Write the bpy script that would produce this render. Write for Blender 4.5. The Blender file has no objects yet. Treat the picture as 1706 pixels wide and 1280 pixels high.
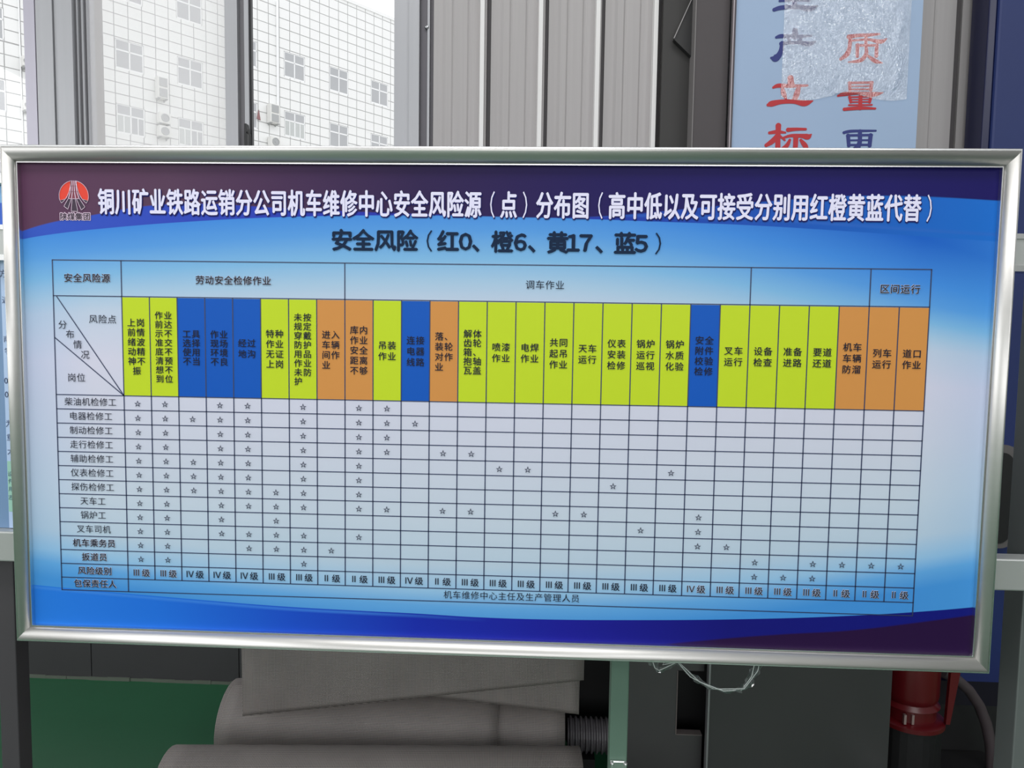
import bpy, bmesh, math, random
from mathutils import Vector, Matrix
R_ = random.Random(7)
PI = math.pi
# ------------------------------------------------------------------ camera, light, exposure
ZB = 1.41                                   # height of the board's centre above the floor
CAM = Vector((0.1187, -1.7318, 0.1804 + ZB))
RB = Matrix(((0.99895016, -0.01795294, 0.04214592),
             (0.04330160, 0.06976846, -0.99662296),
             (0.01495186, 0.99740165, 0.07047260)))
FPX = 1200.0
cam_d = bpy.data.cameras.new('camera'); cam = bpy.data.objects.new('camera', cam_d)
bpy.context.scene.collection.objects.link(cam)
cam.matrix_world = Matrix.Translation(CAM) @ RB.to_4x4()
cam_d.sensor_fit = 'HORIZONTAL'; cam_d.sensor_width = 36.0; cam_d.lens = 36.0 * FPX / 1706.0
cam_d.clip_start = 0.05; cam_d.clip_end = 400
sc = bpy.context.scene; sc.camera = cam
sc.view_settings.view_transform = 'Standard'; sc.view_settings.look = 'None'
sc.view_settings.gamma = 1.0; sc.view_settings.exposure = 0.0; sc.view_settings.use_curve_mapping = False
w = bpy.data.worlds.new('overcast'); sc.world = w; w.use_nodes = True
w.node_tree.nodes['Background'].inputs[0].default_value = (0.965, 0.972, 1.0, 1)
w.node_tree.nodes['Background'].inputs[1].default_value = 1.5

def area(name, loc, rot, sx, sy, power, col=(1, 1, 1)):
    l = bpy.data.lights.new(name, 'AREA'); l.shape = 'RECTANGLE'; l.size = sx; l.size_y = sy
    l.energy = power; l.color = col
    o = bpy.data.objects.new(name, l); sc.collection.objects.link(o)
    o.location = loc; o.rotation_euler = rot
    return o
# bright gable windows of the shed behind the photographer, and an added overhead fill light
area('daylight_far_windows', (-1.0, -8.7, 3.0), (math.radians(90), 0, 0), 11, 3.2, 330, (0.97, 0.98, 1.0))
area('clerestory_windows', (6.8, -8.7, 6.9), (math.radians(78), 0, 0), 4.4, 2.2, 190, (0.97, 0.98, 1.0))
area('overhead_fill', (-0.5, -2.6, 6.3), (math.radians(10), 0, 0), 7, 1.4, 210, (1.0, 0.99, 0.98))
area('daylight_left_windows', (-5.85, -2.4, 2.9), (0, math.radians(-90), 0), 3.0, 5.0, 150, (0.97, 0.98, 1.0))

# ------------------------------------------------------------------ helpers
def ray(px, py): return RB @ Vector(((px - 853) / FPX, -(py - 640) / FPX, -1))
def at(px, py, Y):                          # point of the plane y = Y seen at a pixel of the 1706x1280 frame
    d = ray(px, py); return CAM + d * ((Y - CAM.y) / d.y)
def X(px, py, Y): return at(px, py, Y).x
def Z(px, py, Y): return at(px, py, Y).z
def lin(c): return tuple((v / 255 / 12.92) if v / 255 <= 0.04045 else ((v / 255 + 0.055) / 1.055) ** 2.4 for v in c)

def mat(name, rgb, rough=0.5, metal=0.0, noise=0.0, nscale=8.0, bump=0.0, bscale=60.0, spec=0.5, stretch=None, coat=0.0):
    m = bpy.data.materials.new(name); m.use_nodes = True; nt = m.node_tree; b = nt.nodes['Principled BSDF']
    c = lin(rgb); b.inputs['Base Color'].default_value = (*c, 1)
    b.inputs['Roughness'].default_value = rough; b.inputs['Metallic'].default_value = metal
    b.inputs['Specular IOR Level'].default_value = spec; b.inputs['Coat Weight'].default_value = coat
    tc = nt.nodes.new('ShaderNodeTexCoord'); mp = nt.nodes.new('ShaderNodeMapping'); nt.links.new(tc.outputs['Object'], mp.inputs[0])
    if stretch: mp.inputs['Scale'].default_value = stretch
    if noise > 0:
        n = nt.nodes.new('ShaderNodeTexNoise'); n.inputs['Scale'].default_value = nscale; n.inputs['Detail'].default_value = 5
        nt.links.new(mp.outputs[0], n.inputs['Vector'])
        mx = nt.nodes.new('ShaderNodeMix'); mx.data_type = 'RGBA'
        mx.inputs[6].default_value = (*[v * (1 - noise) for v in c], 1); mx.inputs[7].default_value = (*[min(1, v * (1 + noise)) for v in c], 1)
        nt.links.new(n.outputs[0], mx.inputs[0]); nt.links.new(mx.outputs[2], b.inputs['Base Color'])
    if bump > 0:
        n = nt.nodes.new('ShaderNodeTexNoise'); n.inputs['Scale'].default_value = bscale; nt.links.new(mp.outputs[0], n.inputs['Vector'])
        bp = nt.nodes.new('ShaderNodeBump'); bp.inputs['Strength'].default_value = bump; bp.inputs['Distance'].default_value = 0.01
        nt.links.new(n.outputs[0], bp.inputs['Height']); nt.links.new(bp.outputs[0], b.inputs['Normal'])
    return m

def link(name, me, m, parent=None, smooth=False):
    o = bpy.data.objects.new(name, me); sc.collection.objects.link(o)
    if m and not me.materials: me.materials.append(m)
    if parent: o.parent = parent
    if smooth:
        for p in me.polygons: p.use_smooth = True
    return o
def tag(o, label=None, cat=None, group=None, kind=None):
    for k, v in (('label', label), ('category', cat), ('group', group), ('kind', kind)):
        if v: o[k] = v
    return o
def thing(name, label, cat, loc=(0, 0, 0), group=None, kind=None):
    o = bpy.data.objects.new(name, None); sc.collection.objects.link(o); o.location = loc; o.empty_display_size = 0.05
    return tag(o, label, cat, group, kind)

class MB:
    """collects simple solids into one mesh"""
    def __init__(s, org=(0, 0, 0)): s.v = []; s.f = []; s.o = Vector(org)
    def add(s, vs, fs):
        n = len(s.v); s.v += [Vector(v) - s.o for v in vs]; s.f += [tuple(i + n for i in f) for f in fs]; return s
    def box(s, x0, x1, y0, y1, z0, z1):
        if x0 > x1: x0, x1 = x1, x0
        return s.add([(x0, y0, z0), (x1, y0, z0), (x1, y1, z0), (x0, y1, z0), (x0, y0, z1), (x1, y0, z1), (x1, y1, z1), (x0, y1, z1)],
                     [(0, 1, 5, 4), (1, 2, 6, 5), (2, 3, 7, 6), (3, 0, 4, 7), (4, 5, 6, 7), (3, 2, 1, 0)])
    def tube(s, pts, r, n=10, closed=False, rr=None):
        pts = [Vector(p) for p in pts]; rings = []; up = Vector((0.13, 0.31, 0.94))
        for i, p in enumerate(pts):
            a = pts[max(i - 1, 0)]; b = pts[min(i + 1, len(pts) - 1)]
            if closed: a = pts[i - 1]; b = pts[(i + 1) % len(pts)]
            t = (b - a).normalized(); u = t.cross(up)
            if u.length < 1e-3: u = t.cross(Vector((1, 0, 0)))
            u.normalize(); v = t.cross(u); q = rr[i] if rr else r
            rings.append([p + u * math.cos(2 * PI * k / n) * q + v * math.sin(2 * PI * k / n) * q for k in range(n)])
        vs = [v for g in rings for v in g]; fs = []; m = len(pts)
        for i in range(m if closed else m - 1):
            for k in range(n):
                fs.append((i * n + k, ((i + 1) % m) * n + k, ((i + 1) % m) * n + (k + 1) % n, i * n + (k + 1) % n))
        if not closed: fs += [tuple(range(n)), tuple(range((m - 1) * n, m * n))[::-1]]
        return s.add(vs, fs)
    def lathe(s, c, prof, n=32, axis='z'):        # prof: (radius, height)
        c = Vector(c); vs = []; fs = []
        for r, h in prof:
            for k in range(n):
                a = 2 * PI * k / n
                if axis == 'z': vs.append(c + Vector((r * math.cos(a), r * math.sin(a), h)))
                elif axis == 'x': vs.append(c + Vector((h, r * math.cos(a), r * math.sin(a))))
                else: vs.append(c + Vector((r * math.cos(a), h, r * math.sin(a))))
        for i in range(len(prof) - 1):
            for k in range(n): fs.append((i * n + k, i * n + (k + 1) % n, (i + 1) * n + (k + 1) % n, (i + 1) * n + k))
        fs += [tuple(range(n))[::-1], tuple(range((len(prof) - 1) * n, len(prof) * n))]
        return s.add(vs, fs)
    def prism(s, poly, y0, y1):                  # poly in x,z
        n = len(poly)
        return s.add([(x, y0, z) for x, z in poly] + [(x, y1, z) for x, z in poly],
                     [tuple(range(n)), tuple(range(n, 2 * n))[::-1]] + [((i + 1) % n, i, n + i, n + (i + 1) % n) for i in range(n)])
    def build(s, name, m, parent=None, smooth=False, fix=True, bevel=0):
        me = bpy.data.meshes.new(name); me.from_pydata([tuple(v) for v in s.v], [], s.f)
        if fix:
            bm = bmesh.new(); bm.from_mesh(me); bmesh.ops.recalc_face_normals(bm, faces=bm.faces); bm.to_mesh(me); bm.free()
        me.update(); o = link(name, me, m, parent, smooth)
        if not parent: o.location = s.o
        if smooth:
            try: me.set_sharp_from_angle(angle=math.radians(40))
            except Exception: pass
        if bevel:
            b = o.modifiers.new('b', 'BEVEL'); b.width = bevel; b.segments = 2; b.limit_method = 'ANGLE'
        return o

# ------------------------------------------------------------------ materials
ALU = mat('brushed_aluminium', (205, 203, 200), 0.38, 0.8, 0.04, 3, 0.02, 200, stretch=(1, 20, 20))
LIP = mat('polished_lip', (228, 228, 228), 0.25, 1.0)
STEEL = mat('rack_steel', (185, 185, 188), 0.28, 1.0, 0.05, 4)
WINALU = mat('window_aluminium', (166, 166, 170), 0.42, 0.25, 0.06, 2, 0, stretch=(30, 30, 0.6))
WINDK = mat('window_groove', (110, 108, 112), 0.5, 0.2)
GASK = mat('gasket_black', (22, 22, 24), 0.5)
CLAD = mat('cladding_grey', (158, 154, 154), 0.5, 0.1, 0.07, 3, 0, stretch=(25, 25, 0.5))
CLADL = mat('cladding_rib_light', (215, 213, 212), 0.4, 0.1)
CLADD = mat('cladding_joint_shade', (70, 66, 68), 0.6)
DARKTILE = mat('skirting_dark_panel', (52, 51, 53), 0.45, 0, 0.1, 6)
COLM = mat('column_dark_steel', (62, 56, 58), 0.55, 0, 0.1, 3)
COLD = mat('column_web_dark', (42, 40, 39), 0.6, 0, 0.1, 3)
EPOXY = mat('green_epoxy_floor', (38, 92, 62), 0.38, 0, 0.18, 1.6, 0.04, 12)
BLACK = mat('black_matt', (14, 13, 15), 0.6)
NAVY = mat('navy_enamel', (20, 38, 92), 0.55, 0, 0.12, 2)
RED = mat('red_enamel', (86, 12, 18), 0.3, 0, 0.08, 4)
WALLW = mat('shed_wall', (205, 205, 203), 0.7, 0, 0.05, 2)
CEIL = mat('shed_ceiling', (195, 197, 200), 0.8)
BLDT = mat('white_wall_tile', (238, 239, 237), 0.45, 0, 0.02, 0.5)
BLDJ = mat('tile_joint_grey', (180, 180, 180), 0.8)
BLDW = mat('white_window_frame', (245, 246, 246), 0.5)
BLDG = mat('far_window_glass', (178, 180, 182), 0.3, 0, 0.1, 0.4)
BLDC = mat('far_curtain', (196, 200, 198), 0.7, 0, 0.05, 3)
ACW = mat('ac_casing', (228, 228, 224), 0.5)
ACG = mat('ac_grille', (172, 174, 174), 0.6)
CONC = mat('yard_concrete', (170, 170, 166), 0.9, 0, 0.08, 1)

def glass(name, tint, amount, haze=0.0, hz=(0.85, 0.86, 0.86)):
    m = bpy.data.materials.new(name); m.use_nodes = True; nt = m.node_tree; nt.nodes.clear()
    o = nt.nodes.new('ShaderNodeOutputMaterial'); t = nt.nodes.new('ShaderNodeBsdfTransparent'); g = nt.nodes.new('ShaderNodeBsdfGlossy')
    t.inputs[0].default_value = (*tint, 1); g.inputs['Roughness'].default_value = 0.02
    mx = nt.nodes.new('ShaderNodeMixShader'); mx.inputs[0].default_value = amount
    nt.links.new(t.outputs[0], mx.inputs[1]); nt.links.new(g.outputs[0], mx.inputs[2]); last = mx
    if haze:
        d = nt.nodes.new('ShaderNodeBsdfTranslucent'); d.inputs[0].default_value = (*hz, 1)
        m2 = nt.nodes.new('ShaderNodeMixShader'); m2.inputs[0].default_value = haze
        nt.links.new(last.outputs[0], m2.inputs[1]); nt.links.new(d.outputs[0], m2.inputs[2]); last = m2
    nt.links.new(last.outputs[0], o.inputs[0]); return m
GLASS = glass('window_glass', (1, 1, 1), 0.04)
GLASSH = glass('hazy_window_glass', (1, 1, 1), 0.04, 0.24, (.93, .93, .92))  # haze of two overlapping panes, mixed in as a pale veil

# ------------------------------------------------------------------ room shell
YW = 1.35                                    # inner face of the back wall
XL, XR, YF, ZC = -6.0, 9.5, -9.0, 8.6
fl = MB().box(XL, XR, YF, YW + 0.25, -0.1, 0).build('floor', EPOXY); tag(fl, 'glossy dark green painted floor', None, kind='structure')
ce = MB().box(XL, XR, YF, YW + 0.25, ZC, ZC + 0.1).build('ceiling', CEIL); tag(ce, kind='structure')
tag(MB().box(XL - 0.15, XL, YF, YW + 0.25, 0, ZC).build('wall_left', WALLW), kind='structure')
tag(MB().box(XR, XR + 0.15, YF, YW + 0.25, 0, ZC).build('wall_right', WALLW), kind='structure')
tag(MB().box(XL, XR, YF - 0.15, YF, 0, ZC).build('wall_front', WALLW), kind='structure')

ZS, ZT = 1.12, 4.3                           # window sill and head
xa = X(38, 0, YW)                            # right edge of the left-hand window
xb = X(123, 0, YW); xc = X(657, 0, YW)       # the middle window's clear width
xj = X(700.5, 0, YW)
bw = MB().box(XL, XR, YW + 0.03, YW + 0.2, 0, ZS).box(XL, XR, YW + 0.03, YW + 0.2, ZT, ZC).box(xc + 0.02, XR, YW + 0.03, YW + 0.2, ZS, ZT)
bw.box(xa - 0.05, xb, YW + 0.10, YW + 0.2, ZS, ZT).box(XL, xa - 1.9, YW + 0.03, YW + 0.2, ZS, ZT)
wb = bw.build('wall_back', CLAD); tag(wb, 'grey ribbed metal clad wall', None, kind='structure')

# cladding of the wall, panel by panel, each with its shallow creases
def clad_panel(x0, x1, creases, ridge):
    n = []; z0, z1 = 0.42, 5.2
    pts = [(x0, 0)]
    for c in creases: pts += [(c - 0.006, 0), (c, 0.003), (c + 0.006, 0)]
    for c in ridge: pts += [(c - 0.012, 0), (c, -0.003), (c + 0.012, 0)]
    pts.append((x1, 0)); pts.sort()
    b = MB(); k = len(pts)
    b.add([(x, YW - d * -1, z0) for x, d in pts] + [(x, YW - d * -1, z1) for x, d in pts] + [(x0, YW + .03, z0), (x1, YW + .03, z0), (x0, YW + .03, z1), (x1, YW + .03, z1)],
          [(i, i + 1, k + i + 1, k + i) for i in range(k - 1)] + [(0, k, 2 * k + 2, 2 * k), (k - 1, 2 * k + 1, 2 * k + 3, 2 * k - 1), (2 * k, 2 * k + 2, 2 * k + 3, 2 * k + 1)])
    return b.build('cladding_panel', CLAD, wb)
ribs = [(723, 800, 812, 819), (819, 897, 909, 915), (915, 992, 1003, 1009), (1009, 1088, 1097, 1104)]
for a, b_, c, d in ribs:
    x0, x1, x2, x3 = (X(q, 0, YW) for q in (a, b_, c, d)); wd = x1 - x0
    clad_panel(x0, x1, [x0 + wd * .42, x0 + wd * .76], [x0 + wd * .2, x0 + wd * .9])
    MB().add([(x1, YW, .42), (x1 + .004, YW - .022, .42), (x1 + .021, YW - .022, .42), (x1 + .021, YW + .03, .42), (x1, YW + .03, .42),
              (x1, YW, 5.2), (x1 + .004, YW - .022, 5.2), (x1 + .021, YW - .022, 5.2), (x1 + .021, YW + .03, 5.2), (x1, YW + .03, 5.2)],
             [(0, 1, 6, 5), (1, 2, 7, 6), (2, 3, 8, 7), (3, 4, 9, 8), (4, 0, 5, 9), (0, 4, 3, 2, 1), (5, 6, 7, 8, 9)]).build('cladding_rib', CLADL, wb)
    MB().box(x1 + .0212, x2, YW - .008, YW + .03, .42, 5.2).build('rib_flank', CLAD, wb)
    MB().box(x2 + .0005, x3 - .001, YW + .012, YW + .03, .42, 5.2).build('joint_channel', CLADD, wb)  # dark colour paints in the shade on the rib's right side
# cladding to the right of the hanging sign
xr0 = X(1520, 250, YW)
for a, b_ in ((1450, 1588), (1598, 1700), (1708, 1800)):
    x0, x1 = X(a, 120, YW), X(b_, 120, YW)
    clad_panel(x0, x1, [x0 + (x1 - x0) * .75], [x0 + (x1 - x0) * .55])
    MB().box(x1 + .001, x1 + .022, YW + .012, YW + .03, .42, 5.2).build('joint_channel', CLADD, wb)

# dark skirting panels along the wall foot
bs = thing('baseboard_back', 'dark grey skirting panels along the foot of the back wall', None, (0, 0, 0), kind='structure')
xs0 = X(155, 1100, YW); stp = X(400, 1100, YW) - xs0
for k in range(-5, 12):
    a = xs0 + k * stp
    if a < XL: continue
    MB().box(a + .002, min(a + stp - .002, XR), YW - .012, YW + .029, 0.012, .415).build('skirting_panel', DARKTILE, bs)
bd = MB(); a = XL
while a < XR:
    l_ = R_.uniform(.03, .11); bd.box(a, a + l_, YW - .014 - R_.uniform(0, .005), YW - .002, 0, R_.uniform(.012, .016)); a += l_
bd.build('mortar_line', mat('pale_mortar', (84, 92, 82), .9), bs)

# ------------------------------------------------------------------ windows of the wall
def strip(win, name, p0, p1, yf, m, z0=ZS, z1=ZT, dy=0.05):
    x0, x1 = X(p0, 0, YW), X(p1, 0, YW)
    return MB().box(x0, x1 - .0006, YW + yf, YW + yf + dy, z0, z1).build(name, m, win)
w1 = thing('window_1', 'aluminium sliding window looking out on the white tiled building', None, (0, 0, 0), kind='structure')
strip(w1, 'window_jamb', 63.5, 91.2, -.02, WINALU, dy=.118)
strip(w1, 'window_jamb', 92, 122, -.012, WINALU, dy=.11)
strip(w1, 'sash_edge', 122, 124.6, .012, WINDK, dy=.08)
strip(w1, 'sash_edge', 124.6, 127.6, .006, WINALU, dy=.08)
strip(w1, 'sash_edge', 127.6, 130.6, .02, WINDK, dy=.07)
strip(w1, 'sash_edge', 130.6, 134, .015, WINALU, dy=.07)
strip(w1, 'sash_edge', 134, 136.4, .03, WINDK, dy=.05)
strip(w1, 'sash_edge', 136.4, 138.3, .026, WINALU, dy=.05)
strip(w1, 'meeting_stile', 373.5, 394.6, .0, WINALU, ZS + .05, ZT - .05, .03)
strip(w1, 'meeting_stile', 394.8, 403.8, .022, WINDK, ZS + .05, ZT - .05, .03)
strip(w1, 'meeting_stile', 404, 411.4, .012, WINALU, ZS + .05, ZT - .05, .04)
strip(w1, 'gasket', 411.6, 414.6, .022, GASK, ZS + .05, ZT - .05, .02)
strip(w1, 'window_jamb', 657, 682.6, -.0, WINALU, dy=.12)
strip(w1, 'window_jamb', 683.2, 700.3, -.018, WINALU, dy=.138)
strip(w1, 'cover_channel', 700.6, 712.6, .005, mat('channel_dark', (95, 92, 98), .5, .2), dy=.02)
strip(w1, 'cover_channel', 712.8, 716.8, -.004, WINALU, dy=.025)
strip(w1, 'cover_channel', 717, 722.8, .008, mat('channel_dark2', (82, 79, 84), .5, .2), dy=.02)
MB().box(xb, xc, YW, YW + .1, ZS - .03, ZS + .05).build('window_sill', WINALU, w1)
MB().box(xb, xc, YW, YW + .1, ZT - .05, ZT).build('window_head', WINALU, w1)
strip(w1, 'glass_pane', 137, 375, .04, GLASSH, ZS + .05, ZT - .05, .004)
strip(w1, 'glass_pane', 413.5, 657.5, .03, GLASS, ZS + .05, ZT - .05, .004)
bo = at(711, 45, YW - .006)
MB().lathe((bo.x, YW, bo.z), [(.001, -.012), (.006, -.010), (.009, -.004), (.009, .006)], 12, 'y').build('bolt', STEEL, w1)
# black latch of the sliding sash
hb = MB(); hp = at(411, 225, YW)
hb.prism([(hp.x - .004, hp.z - .075), (hp.x + .008, hp.z - .075), (hp.x + .009, hp.z + .02), (hp.x + .003, hp.z + .045), (hp.x - .006, hp.z + .045), (hp.x - .007, hp.z - .02)], YW - .012, YW + .012)
hb.tube([(hp.x + .006, YW - .008, hp.z + .008), (hp.x + .017, YW - .024, hp.z + .01), (hp.x + .026, YW - .03, hp.z - .01), (hp.x + .026, YW - .03, hp.z - .075)], .0055, 8)
hb.build('latch', GASK, w1)
w2 = thing('window_2', 'aluminium window left of the wide mullion', None, (0, 0, 0), kind='structure')
strip(w2, 'window_jamb', 38, 56.5, .0, mat('window_aluminium_lilac', (176, 172, 184), .42, .25, .05, 2, 0, stretch=(30, 30, .6)), dy=.12)
strip(w2, 'jamb_groove', 56.8, 63.2, .04, mat('groove_shadow', (120, 116, 116), .6), dy=.06)
MB().box(xa - 1.9, xa - 1.84, YW, YW + .1, ZS, ZT).build('window_jamb', WINALU, w2)
MB().box(xa - 1.84, xa, YW, YW + .1, ZS - .03, ZS + .05).build('window_sill', WINALU, w2)
MB().box(xa - 1.84, xa, YW, YW + .1, ZT - .05, ZT).build('window_head', WINALU, w2)
MB().box(xa - 1.84, xa, YW + .045, YW + .049, ZS + .05, ZT - .05).build('glass_pane', GLASS, w2)

# ------------------------------------------------------------------ the white tiled building across the yard
tag(MB().box(-60, 60, YW + .26, 90, -.3, -.05).build('ground', CONC), 'pale concrete yard outside the windows', None, kind='structure')
DIR = Vector((0.64159447, 0.76704402, 0)); NRM = Vector((-DIR.y, DIR.x, 0))      # along the facade / away from us
r0 = ray(549, 69); D0 = CAM + r0 * 40.7; D0.z = 0
bld = thing('apartment_building', 'white tiled multi-storey building seen through the window across the yard', 'building', D0)
BM = Matrix((( DIR.x, NRM.x, 0, 0), (DIR.y, NRM.y, 0, 0), (0, 0, 1, 0), (0, 0, 0, 1)))
bld.matrix_world = Matrix.Translation(D0) @ BM
SETB = 1.0
def bl(px, py, off=0.0):                     # pixel -> (s, z) on the facade plane
    r = ray(px, py); k = ((D0 + NRM * off - CAM).dot(NRM)) / r.dot(NRM); p = CAM + r * k
    return (p - D0).dot(DIR), p.z
def bbox(name, m, s0, s1, n0, n1, z0, z1, parent=bld): return MB().box(s0, s1, n0, n1, z0, z1).build(name, m, parent)
ROOF = bl(656, 35)[1]; SL, SR, SP = -24.0, 14.0, -5.6
bbox('wall_section', BLDJ, SP, SR, .03, 8, -.05, ROOF)
bbox('wall_section', BLDJ, SL, SP - .001, SETB + .03, 9, -.05, ROOF)
bbox('parapet', BLDT, SP, SR, -.05, .3, ROOF, ROOF + .18)
bbox('parapet', BLDT, SL, SP - .06, SETB - .05, SETB + .3, ROOF, ROOF + .18)
wins = []   # (s0, s1, z0, z1, off, curtains)
for s in (-4.86 - .8, -2.84, 0.0, 2.87, 5.74, 8.6, 11.4):
    s1 = -4.42 if s < -5 else s + 1.24
    for k, zt in enumerate((16.5, 13.38, 10.46, 7.4, 4.3)):
        wins.append((s, s1, zt - 1.28, zt + .02, 0.0, 1 if (s == -2.84 and k == 1) else 0))
sA = bl(191.6, 63.6, SETB)[0]; sB = bl(295.4, 93.6, SETB)[0]; pit = sB - sA
zA = bl(295.4, 93.6, SETB)[1]; zA2 = bl(297.5, 195.7, SETB)[1]; zA0 = 2 * zA - zA2 - .03
hA = zA - bl(297, 139, SETB)[1]; wA = bl(337, 106, SETB)[0] - sB
for k in (-4, -3, 0, 1):
    s = sA + pit * k
    for q in range(-1, 4):
        zt = zA - (zA - zA2) * q
        if q == -1: zt = bl(295.4, 29.5, SETB)[1] + hA
        wins.append((s, s + wA, zt - hA, zt, SETB, 2 if q == 1 and k in (0, 1) else 0))
sW = bl(5, 15, SETB)[0]
for q in range(-1, 4):
    zt = zA - (zA - zA2) * q - .1; wins.append((sW - wA, sW, zt - hA, zt, SETB, 0))
wins = [q for q in wins if not (q[4] > 0 and abs(q[0] - (sA - pit)) < .5)]
nwin = 0
for (s0, s1, z0, z1, off, cur) in wins:
    fr = MB(); t = .05; zm = z0 + (z1 - z0) * .64; sm = (s0 + s1) / 2
    fr.box(s0, s1, off - .0, off + .03, z0 - .02, z0 + t).box(s0, s1, off, off + .03, z1 - t * .6, z1)
    fr.box(s0, s0 + t * .7, off, off + .03, z0, z1).box(s1 - t, s1, off, off + .03, z0, z1)
    fr.box(s0, s1, off, off + .03, zm - .035, zm + .035).box(sm - .03, sm + .03, off, off + .03, z0, z1)
    if cur: fr.box(sm - .33, sm - .29, off, off + .03, z0, zm).box(sm + .3, sm + .34, off, off + .03, z0, zm)
    f = fr.build('window_frame', BLDW, bld)
    for a, b_, c, d in ((s0, sm, z0, zm), (sm, s1, z0, zm), (s0, sm, zm, z1), (sm, s1, zm, z1)):
        MB().box(a + .03, b_ - .03, off + .008, off + .02, c + .03, d - .03).build('pane', BLDC if cur and c == z0 and (a == s0 or cur == 1) else BLDG, f)
# facade tiles: rectangles of the grid minus the windows
def cut(rect, holes):
    out = [rect]
    for h in holes:
        nx = []
        for (a, b_, c, d) in out:
            if h[0] >= b_ or h[1] <= a or h[2] >= d or h[3] <= c: nx.append((a, b_, c, d)); continue
            if h[2] > c: nx.append((a, b_, c, h[2]))
            if h[3] < d: nx.append((a, b_, h[3], d))
            c2, d2 = max(c, h[2]), min(d, h[3])
            if h[0] > a: nx.append((a, h[0], c2, d2))
            if h[1] < b_: nx.append((h[1], b_, c2, d2))
        out = nx
    return out
def proj(s, n, z):
    p = D0 + DIR * s + NRM * n; p.z = z; c = RB.transposed() @ (p - CAM)
    return (853 + FPX * c.x / -c.z, 640 - FPX * c.y / -c.z)
tiles = []; J = .02; TW, TH = .62, .517
for off, s_a, s_b in ((0.0, SP, SR), (SETB, SL, SP - .02)):
    holes = [(q[0] - .02, q[1] + .02, q[2] - .02, q[3] + .02) for q in wins if q[4] == off]
    z = .1
    while z < ROOF - .05:
        s = s_a
        while s < s_b - .05:
            rc = (s + J, min(s + TW - J, s_b), z + J, min(z + TH - J, ROOF))
            for p in cut(rc, [h for h in holes if h[0] < rc[1] and h[1] > rc[0] and h[2] < rc[3] and h[3] > rc[2]]):
                if p[1] - p[0] > .02 and p[3] - p[2] > .02:
                    u, v = proj(p[0], off, p[3]); u2, v2 = proj(p[1], off, p[2])
                    vis = -2 < u2 and u < 706 and v2 > -2 and v < 262 and not (44 < u and u2 < 138)
                    tiles.append(((u2 - u) * (v2 - v) if vis else -1, p, off))
            s += TW
        z += TH
tiles.sort(key=lambda t: -t[0])
cube = bpy.data.meshes.new('wall_tile'); _b = MB().box(0, 1, 0, 1, 0, 1)
cube.from_pydata([tuple(v) for v in _b.v], [], _b.f); cube.materials.append(BLDT)
rest = MB()
for i, (ar, p, off) in enumerate(tiles):
    y0 = off + R_.uniform(-.004, .004)
    if i < 300 and ar > 0:
        o = bpy.data.objects.new('wall_tile', cube); sc.collection.objects.link(o); o.parent = bld
        o.location = (p[0], y0, p[2]); o.scale = (p[1] - p[0], .035, p[3] - p[2])
    else: rest.box(p[0], p[1], y0, off + .035, p[2], p[3])
ro = rest.build('wall_tiles', BLDT, bld, fix=False); ro['kind'] = 'stuff'
for (pa, pb, y0, y1, off) in ((28.5, 31.5, 0, 400, SETB), (458.5, 463, 2, 178, 0)):
    a, b_ = bl(pa, 0 if off else 5, off)[0], bl(pb, 0 if off else 5, off)[0]
    zt = bl(pa, y0, off)[1] if not off else ROOF; zb = bl(pa, y1, off)[1] if not off else 0
    MB().tube([((a + b_) / 2, off - .06, zb), ((a + b_) / 2, off - .06, zt)], (b_ - a) * .42, 10).build('drainpipe', BLDW, bld, smooth=True)
# air conditioners hung on the facade
def ac(pL, pR, yT, yB, off, fans, label, side=.55):
    s0, z1 = bl(pL, yT, off); s1, _ = bl(pR, yT, off); _, z0 = bl(pL, yB, off)
    o = D0 + DIR * s0 + NRM * (off - .02); o.z = z0
    t = thing('air_conditioner', label, 'air conditioner', o, 'air conditioners on the white building'); t.matrix_world = Matrix.Translation(o) @ BM
    W_ = s1 - s0; H_ = z1 - z0; d = .32
    MB().box(0, W_, -d - .06, -.02, 0, H_).build('casing', ACW, t, bevel=.02)
    for k in range(fans):
        cz = H_ * (k + .5) / fans; r = min(W_, H_ / fans) * .38
        if fans > 1: MB().box(W_ * .14, W_ * .86, -d - .085, -d - .06, cz - r * 1.05, cz + r * 1.05).build('grille', ACG, t)
        else: MB().lathe((W_ * .5, 0, cz), [(r, -d - .062), (r, -d - .09), (r * .85, -d - .09), (r * .85, -d - .075), (r * .3, -d - .075), (r * .3, -d - .09)], 20, 'y').build('fan_grille', ACG, t)
    MB().box(.05, .11, -d - .1, 0, -.05, 0).box(W_ - .11, W_ - .05, -d - .1, 0, -.05, 0).box(.06, .1, -.06, 0, -.1, 0).box(W_ - .1, W_ - .06, -.06, 0, -.1, 0).build('bracket', ACG, t)
ac(257, 275, 129, 164, SETB, 2, 'tall twin-grille air conditioner between the two middle windows of the white building')
ac(260, 279, 188, 206, SETB, 1, 'single-fan air conditioner on the white building, upper of two stacked')
ac(260, 279, 210, 228, SETB, 1, 'single-fan air conditioner on the white building, lower of two stacked')
ac(444, 460, 174, 205, 0, 2, 'tall twin-grille air conditioner under the white drainpipe')
ac(445, 461, 228, 245, 0, 1, 'small single-fan air conditioner beside the black window latch, just above the board')
ac(33, 46, 95, 112, SETB, 1, 'air conditioner half hidden by the window mullion, upper one near left edge')
ac(35, 48, 168, 185, SETB, 1, 'air conditioner half hidden by the window mullion, lower one near left edge')
s0, z0 = bl(427, 198); s1, z1 = bl(432.5, 184)
o = D0 + DIR * s0 - NRM * .1; o.z = z0
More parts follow.
